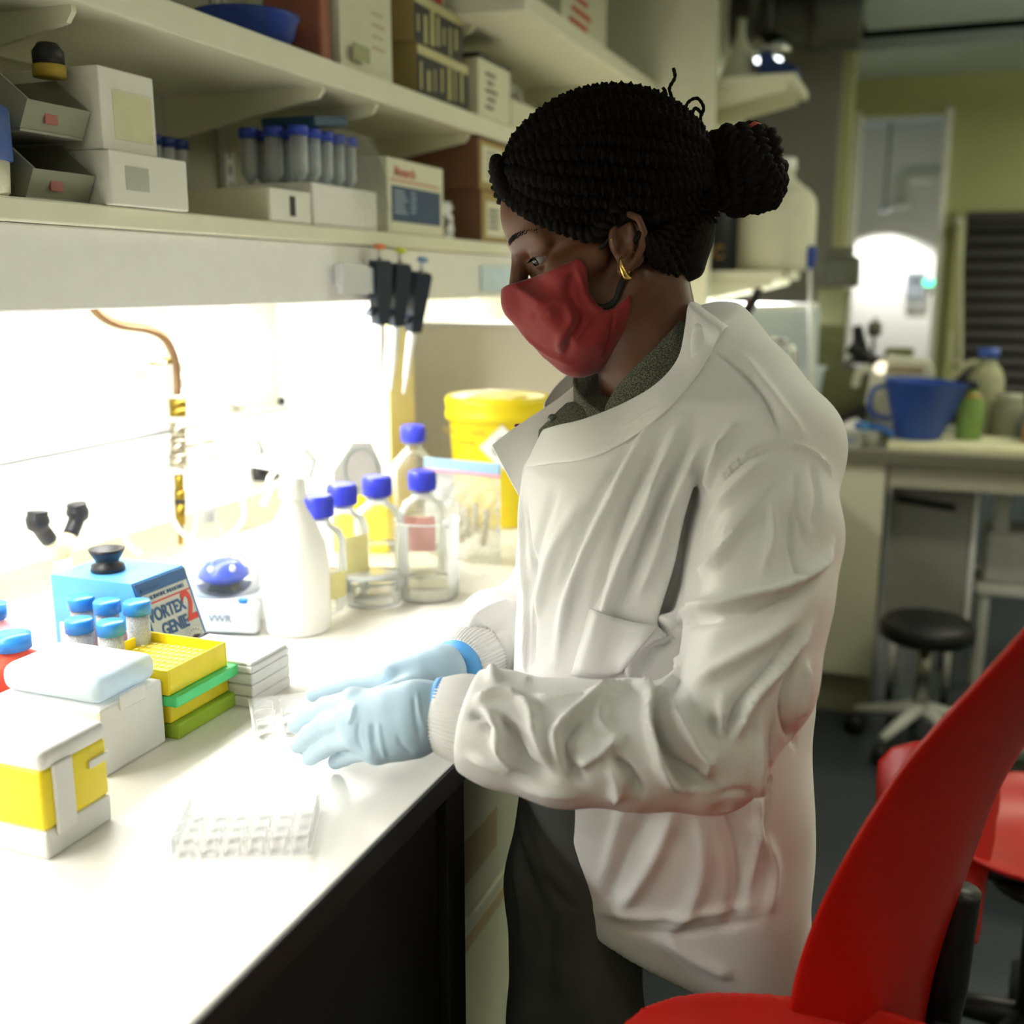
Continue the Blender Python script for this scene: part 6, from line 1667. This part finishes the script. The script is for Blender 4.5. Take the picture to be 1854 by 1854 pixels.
p0.z = FZ + 0.002
G().tube([p0, p1], 0.0065, 10).build('handle', m_whitem, bh)
G().tube(spline([p1 + Vector((0, 0, -0.01)), p1 + Vector((0.0, 0, 0.03)), p1 + Vector((0.004, 0, 0.062))], 4), [0.014, 0.017, 0.019, 0.02, 0.021, 0.021, 0.02, 0.018, 0.012], 12).build('grip', M('brush_blue', '#27408f', 0.4), bh)
st2 = thing('black_strap', 'black hose with red stripe hanging from the lower wall shelf', 'hose', (0, 0, 0))
G().tube(spline([P(1372, 512, y=3.66), P(1368, 535, y=3.66), P(1345, 575, y=3.66), P(1318, 600, y=3.66), P(1295, 640, y=3.66)], 6), 0.016, 12).build('hose', m_blackp, st2)
G().tube(spline([P(1357, 540, y=3.645), P(1345, 560, y=3.645), P(1335, 575, y=3.645)], 4), 0.005, 6).build('red_stripe', M('stripe_red', '#6a2020', 0.6), st2)
sl2 = thing('shelf_light', 'small lit lamp under the lower wall shelf above the tank', 'lamp', (-0.6, 3.85, 1.455))
G().box(-0.1, 0.1, -0.015, 0.015, -0.02, 0.0, 0.003).build('housing', m_white, sl2)
L = bpy.data.lights.new('shelf_light_lamp', 'AREA'); L.shape = 'RECTANGLE'; L.size = 0.2; L.size_y = 0.03; L.energy = 5.0; L.color = (0.95, 0.98, 1.0)
lo_2 = bpy.data.objects.new('shelf_light_lamp', L); COL.objects.link(lo_2); lo_2.parent = sl2; lo_2.location = (0, 0, -0.025)
def tissue(label, px, py, y, w, h, seed):
    t = thing('tissue', label, 'tissue', (0, 0, 0), 0, 'crumpled white tissues on the far bench')
    c = P(px, py, y=y)
    t.location = (c.x, c.y, FZ + 0.001)
    rnd_ = np.random.RandomState(seed)
    n = 14
    rows = []
    for j in range(n):
        row = []
        for i in range(n):
            u, v_ = i / (n - 1) * 2 - 1, j / (n - 1) * 2 - 1
            hh = max(0.0, 1 - (u * u + v_ * v_) * 0.7) * h * (0.6 + 0.8 * rnd_.rand())
            row.append((u * w + 0.01 * rnd_.randn(), v_ * w * 0.7 + 0.01 * rnd_.randn(), hh))
        rows.append(row)
    G().loft(rows).build('sheet', m_paper, t, sub=1, solid=0.001)
tissue('crumpled white tissue beside the brush foot', 1492, 745, 3.78, 0.035, 0.06, 1)
tissue('larger crumpled white tissue before the black case', 1548, 755, 3.82, 0.05, 0.07, 2)
tissue('flat crumpled tissue nearest the coat shoulder', 1440, 770, 3.68, 0.04, 0.03, 5)
for px, lb, w_, hh, cc in ((1497, 'small white carton on the edge of the far bench', 0.05, 0.035, '#d8dad6'), (1540, 'grey box with dark window on the edge of the far bench', 0.035, 0.05, '#a2a294')):
    t = thing('small_box', lb, 'box', (P(px, 795, y=3.65).x, 3.66, FZ))
    G().box(-w_, w_, -0.03, 0.03, 0, hh, 0.002).build('carton', M('small_box' + cc, cc, 0.5), t)
    G().box(-w_ * 0.6, w_ * 0.6, -0.0312, -0.03, hh * 0.3, hh * 0.75).build('label', M('small_label', '#7f8a90', 0.5), t)
# bottles at the right end
gb = thing('green_bottle', 'bottle of green liquid with orange collar beside the blue jug', 'bottle', (P(1752, 800, y=3.82).x, 3.82, FZ + 0.0225))
G().lathe([(0, 0), (0.038, 0), (0.04, 0.004), (0.04, 0.125), (0.03, 0.14), (0.016, 0.15), (0.016, 0.165), (0, 0.165)], 26).build('body', M('green_liquid', '#8aa860', 0.3, trans=0.3, ior=1.15), gb)
G().lathe([(0.031, 0.137), (0.034, 0.139), (0.02, 0.15), (0.018, 0.15)], 24).build('collar', M('collar_orange', '#a8843c', 0.5), gb)
G().lathe([(0, 0.165), (0.02, 0.165), (0.02, 0.19), (0, 0.19)], 18).build('cap', m_blackp, gb)
wbt = thing('wash_bottle', 'tall pale wash bottle with blue cap behind the green bottle', 'bottle', (P(1765, 800, y=4.05).x + 0.02, 4.07, FZ))
G().lathe([(0, 0), (0.055, 0), (0.058, 0.005), (0.058, 0.2), (0.045, 0.235), (0.028, 0.255), (0.028, 0.275), (0, 0.275)], 28).build('body', M('pale_olive_plastic', '#b9bb98', 0.4, trans=0.3, ior=1.1), wbt)
G().lathe([(0.026, 0.27), (0.034, 0.272), (0.034, 0.305), (0, 0.307)], 24).build('cap', M('cap_blue_far', '#2f4fa0', 0.4), wbt)
G().tube(spline([(-0.03, -0.02, 0.26), (-0.08, -0.03, 0.24), (-0.14, -0.04, 0.16)], 6), 0.012, 10).build('spout', M('pale_olive_plastic', '#b9bb98', 0.4), wbt)
for dx, dy, lb, cc, r_, hh in ((0.27, 3.98, 'squat clear jar right of the green bottle', '#a3a48c', 0.05, 0.16), (0.36, 3.9, 'pale blue plastic pouch bottle at the bench right end', '#6f8fb0', 0.055, 0.11), (0.33, 3.8, 'orange topped small pot beside the green bottle', '#b08a66', 0.03, 0.085), (0.45, 4.1, 'tall clear cylinder at the bench right end', '#9aa0a0', 0.05, 0.3)):
    t = thing('storage_jar', lb, 'jar', (dx, dy, FZ + (0.0225 if dy < 3.92 else 0)))
    G().lathe([(0, 0), (r_ * 0.95, 0), (r_, 0.004), (r_, hh * 0.75), (r_ * 0.8, hh * 0.85), (0, hh * 0.85)], 24).build('body', M('jar' + cc, cc, 0.3, trans=0.35, ior=1.1), t)
    G().lathe([(r_ * 0.8, hh * 0.84), (r_ * 0.85, hh * 0.86), (r_ * 0.85, hh), (0, hh)], 22).build('lid', M('jar_lid' + cc, cc, 0.5), t)
gp = thing('glass_tubing', 'pale bent tubing hung on the blind frame', 'tubing', (0, 0, 0))
G().tube(spline([P(1722, 600, y=5.6), P(1722, 640, y=5.6), P(1726, 655, y=5.6), P(1735, 655, y=5.6), P(1738, 640, y=5.6), P(1738, 400, y=5.6)], 6), 0.012, 10).build('tube', M('tubing_pale', '#c2c3a0', 0.4), gp)
G().box(-0.02, 0.02, 0.0, 0.37, -0.01, 0.01).build('bracket', m_whitem, gp, P(1738, 400, y=5.6))

# under the far bench
pd = thing('white_pedestal', 'white drawer pedestal under the far bench right of the cream cabinet', 'pedestal', (0.06, 4.05, 0))
G().box(-0.14, 0.12, -0.25, 0.25, 0.28, 0.80, 0.004).build('carcass', M('pedestal_grey', '#8e9088', 0.5), pd)
G().box(-0.15, 0.13, -0.27, 0.26, 0.80, 0.835, 0.004).build('top', m_white, pd)
G().box(0.12, 0.135, -0.26, 0.25, 0.26, 0.80, 0.003).build('side_panel', m_white, pd)
G().tube([(-0.12, -0.265, 0.735), (0.06, -0.262, 0.715)], 0.012, 8).build('handle', m_blackp, pd)
G().box(-0.14, 0.0, -0.10, 0.0, 0.836, 0.850, 0.003).build('blue_pad', M('pad_blue', '#5a8fc2', 0.5), pd)
for a in (-0.1, 0.08):
    for b in (-0.2, 0.2):
        G().tube([(a, b, 0.28), (a, b, 0.06)], 0.012, 8).build('leg', m_whitem, pd)
        G().tube([(a - 0.012, b, 0.035), (a + 0.012, b, 0.035)], 0.034, 14).build('castor', m_blackp, pd)
ss = thing('step_stool', 'white plastic step stool under the far bench', 'step stool', (0.38, 4.02, 0))
m_st = M('stool_white', '#c6c8bf', 0.5)
G().box(-0.17, 0.17, -0.14, 0.14, 0.80, 0.83, 0.01, 3).build('top', m_st, ss)
G().box(-0.15, 0.15, -0.12, 0.12, 0.44, 0.62, 0.02, 3).build('lower_box', m_st, ss)
G().box(-0.17, 0.17, -0.14, 0.14, 0.40, 0.44, 0.01, 3).build('shelf', m_st, ss)
for a in (-0.13, 0.08): G().box(a, a + 0.05, -0.1, -0.05, 0.62, 0.80, 0.006).build('upright', m_st, ss)
for a in (-0.15, 0.12):
    for b in (-0.12, 0.09): G().box(a, a + 0.03, b, b + 0.03, 0.0, 0.40, 0.004).build('leg', m_st, ss)
os_ = thing('office_stool', 'black seated swivel stool with pale base beside the cream cabinet', 'stool', (0.06, 3.44, 0))
G().lathe([(0, 0.36), (0.12, 0.36), (0.14, 0.375), (0.14, 0.41), (0.125, 0.425), (0, 0.428)], 28).build('seat', m_blackp, os_)
G().tube([(0, 0, 0.12), (0, 0, 0.36)], 0.022, 12).build('column', m_steel, os_)
for k in range(5):
    a = 2 * math.pi * k / 5 + 0.4
    c, s_ = math.cos(a), math.sin(a)
    G().tube([(0, 0, 0.14), (0.2 * c, 0.2 * s_, 0.085)], [0.024, 0.014], 10).build('base_arm', m_whitem, os_)
    G().tube([(0.2 * c - 0.014 * s_, 0.2 * s_ + 0.014 * c, 0.033), (0.2 * c + 0.014 * s_, 0.2 * s_ - 0.014 * c, 0.033)], 0.032, 14).build('castor', m_blackp, os_)
sbx = thing('storage_box', 'large clear plastic storage box on the floor before the far bench', 'storage box', (0.56, 2.95, 0))
m_sbox = M('smoke_clear_box', '#8c9388', 0.3, trans=0.45, ior=1.1)
rows = []
g = G()
for r_, z in (((0.30, 0.19), 0.002), ((0.33, 0.215), 0.30)):
    pass
g.prism([(-0.29, -0.18), (0.29, -0.18), (0.29, 0.18), (-0.29, 0.18)], 0.002, 0.01)
def frus(x0, x1, y0, y1, X0, X1, Y0, Y1, z0, z1): g.add([(x0, y0, z0), (x1, y0, z0), (x1, y1, z0), (x0, y1, z0), (X0, Y0, z1), (X1, Y0, z1), (X1, Y1, z1), (X0, Y1, z1)], [(0, 1, 5, 4), (1, 2, 6, 5), (2, 3, 7, 6), (3, 0, 4, 7)])
frus(-0.29, 0.29, -0.18, 0.18, -0.33, 0.33, -0.215, 0.215, 0.002, 0.30)
frus(-0.282, 0.282, -0.172, 0.172, -0.322, 0.322, -0.207, 0.207, 0.01, 0.30)
g.build('body', m_sbox, sbx)
G().box(-0.345, 0.345, -0.23, 0.23, 0.30, 0.335, 0.01, 3).build('lid', m_sbox, sbx)
for a in (-0.2, 0.14): G().box(a, a + 0.06, -0.245, -0.225, 0.25, 0.33, 0.004).build('clip', M('clip_grey', '#6f787c', 0.5), sbx)
G().box(-0.24, 0.2, -0.14, 0.1, 0.012, 0.16, 0.006).build('packed_carton', M('packed', '#6f7569', 0.7), sbx)

# ------------------------------------------------------------------ red chairs
m_redc = M('red_shell', '#b9180c', 0.32, var=0.04, scale=8)
def shell_chair(rim, far, label, bulge, seat_c, face, name='lab_chair', seat_r=(0.215, 0.205), wrap=0.10):
    t = thing(name, label, 'chair', (seat_c.x, seat_c.y, 0), 0, 'red shell chairs')
    off = Vector((seat_c.x, seat_c.y, 0))
    side = Vector((-face.y, face.x, 0))
    L, R_ = spline(rim, 6), spline(far, 6)
    rows = []
    for a, b in zip(L, R_):
        row = []
        ch = b - a
        for j in range(17):
            f = j / 16
            dirr = (-face)
            bl_ = bulge * math.sin(math.pi * min(1.0, f)) ** 0.8
            row.append(a + ch * f + dirr * bl_ + Vector((0, 0, 0)) - off)
        rows.append(row)
    o = G().loft(rows).build('backrest', m_redc, t, solid=0.009, sub=1)
    return t, off
fc1 = Vector((-0.98, -0.2, 0)).normalized()
rim = [P(*s, y=0.92) for s in ((1425, 1830), (1442, 1750), (1478, 1650), (1525, 1555), (1580, 1462), (1640, 1375), (1705, 1300), (1775, 1225), (1865, 1125))]
far = [P(*s, y=1.14) for s in ((1640, 1900), (1655, 1800), (1676, 1705), (1700, 1615), (1722, 1530), (1742, 1445), (1768, 1375), (1815, 1300), (1900, 1205))]
sc1 = Vector((-0.045, 0.835, 0))
ch1, off = shell_chair(rim, far, 'red plastic shell lab chair nearest the camera', 0.05, sc1, fc1)
def dish(p, c, f, rx, ry, depth=0.045):
    s_ = Vector((-f.y, f.x, 0))
    u = (p[0] - c.x) * f.x + (p[1] - c.y) * f.y
    w = (p[0] - c.x) * s_.x + (p[1] - c.y) * s_.y
    rr = ((np.abs(u / rx)) ** 2.6 + (np.abs(w / ry)) ** 2.6) ** (1 / 2.6)
    zz = c.z + depth * np.clip(rr, 0, 1.2) ** 3 - 0.05 * np.clip(u / rx - 0.6, 0, 1) ** 1.5
    return smax(np.abs(p[2] - zz) - 0.006, (rr - 1) * min(rx, ry), 0.004)
seat_z = 0.712
cs = Vector((sc1.x, sc1.y, seat_z))
v, q = nets(lambda p: dish(p, cs, fc1, 0.19, 0.155, 0.035), (cs.x - 0.3, cs.y - 0.3, cs.z - 0.08), (cs.x + 0.3, cs.y + 0.3, cs.z + 0.09), 0.005, 2)
o = link('seat', qmesh('seat', v, q), m_redc, ch1); o.location = -off
def pedestal(t, z, r=0.27):
    G().lathe([(0.0, z - 0.06), (0.09, z - 0.05), (0.10, z - 0.03), (0, z - 0.025)], 20).build('seat_plate', m_blackp, t)
    G().tube([(0, 0, 0.12), (0, 0, z - 0.05)], 0.026, 14).build('gas_column', m_blackp, t)
    for k in range(5):
        a = 2 * math.pi * k / 5 + 0.3
        c, s_ = math.cos(a), math.sin(a)
        G().tube([(0, 0, 0.13), (r * c, r * s_, 0.085)], [0.03, 0.016], 10).build('base_arm', m_blackp, t)
        G().tube([(r * c - 0.013 * s_, r * s_ + 0.013 * c, 0.03), (r * c + 0.013 * s_, r * s_ - 0.013 * c, 0.03)], 0.03, 14).build('castor', m_blackp, t)
pedestal(ch1, seat_z)
bkt = [P(*s, y=1.10) - off for s in ((1740, 1610), (1728, 1690), (1716, 1780), (1700, 1870))] + [Vector((0.1, 0.1, 0.62)), Vector((0.0, 0.0, 0.67))]
G().tube(spline(bkt, 6), 0.02, 14).build('back_bracket', m_blackp, ch1)
# second chair beyond the first
c2 = P(1695, 1480, d=1.85)
f2 = Vector((0.9, 0.45, 0)).normalized()
vv = ray(1695, 1480).normalized(); rr_ = Vector((vv.y, -vv.x, 0)).normalized(); uu = rr_.cross(vv).normalized()
out2 = [(1578, 1430), (1582, 1372), (1612, 1345), (1660, 1336), (1720, 1340), (1775, 1358), (1806, 1392), (1814, 1440), (1800, 1530), (1785, 1600), (1770, 1700), (1620, 1700), (1595, 1560)]
poly2 = []
for s in out2:
    w = P(*s, d=1.85) - c2
    poly2.append((w.dot(rr_), w.dot(uu)))
ch2 = thing('lab_chair', 'red plastic shell chair behind the nearest red chair', 'chair', (c2.x + 0.19, c2.y + 0.10, 0), 0, 'red shell chairs')
off2 = Vector(ch2.location)
def back2(p):
    q = [p[i] - c2[i] for i in range(3)]
    u = sum(q[i] * rr_[i] for i in range(3)); w = sum(q[i] * uu[i] for i in range(3)); n_ = -sum(q[i] * vv[i] for i in range(3))
    return smax(np.abs(n_ + 3.0 * u * u + 0.15 * w) - 0.006, s_poly(u, w, poly2), 0.005)
v, q = nets(back2, np.array(c2) - 0.26, np.array(c2) + 0.26, 0.005, 2)
o = link('backrest', qmesh('backrest', v, q), m_redc, ch2); o.location = -off2
cs2 = Vector((ch2.location.x, ch2.location.y + 0.03, 0.46))
v, q = nets(lambda p: dish(p, cs2, f2, 0.21, 0.205), (cs2.x - 0.3, cs2.y - 0.3, 0.38), (cs2.x + 0.3, cs2.y + 0.3, 0.56), 0.006, 2)
o = link('seat', qmesh('seat', v, q), m_redc, ch2); o.location = -off2
G().tube(spline([(0, 0, 0.42), (-0.10, -0.05, 0.44), (-0.12, -0.06, 0.54)], 5), 0.018, 12).build('back_bracket', m_blackp, ch2)
pedestal(ch2, 0.45, 0.24)
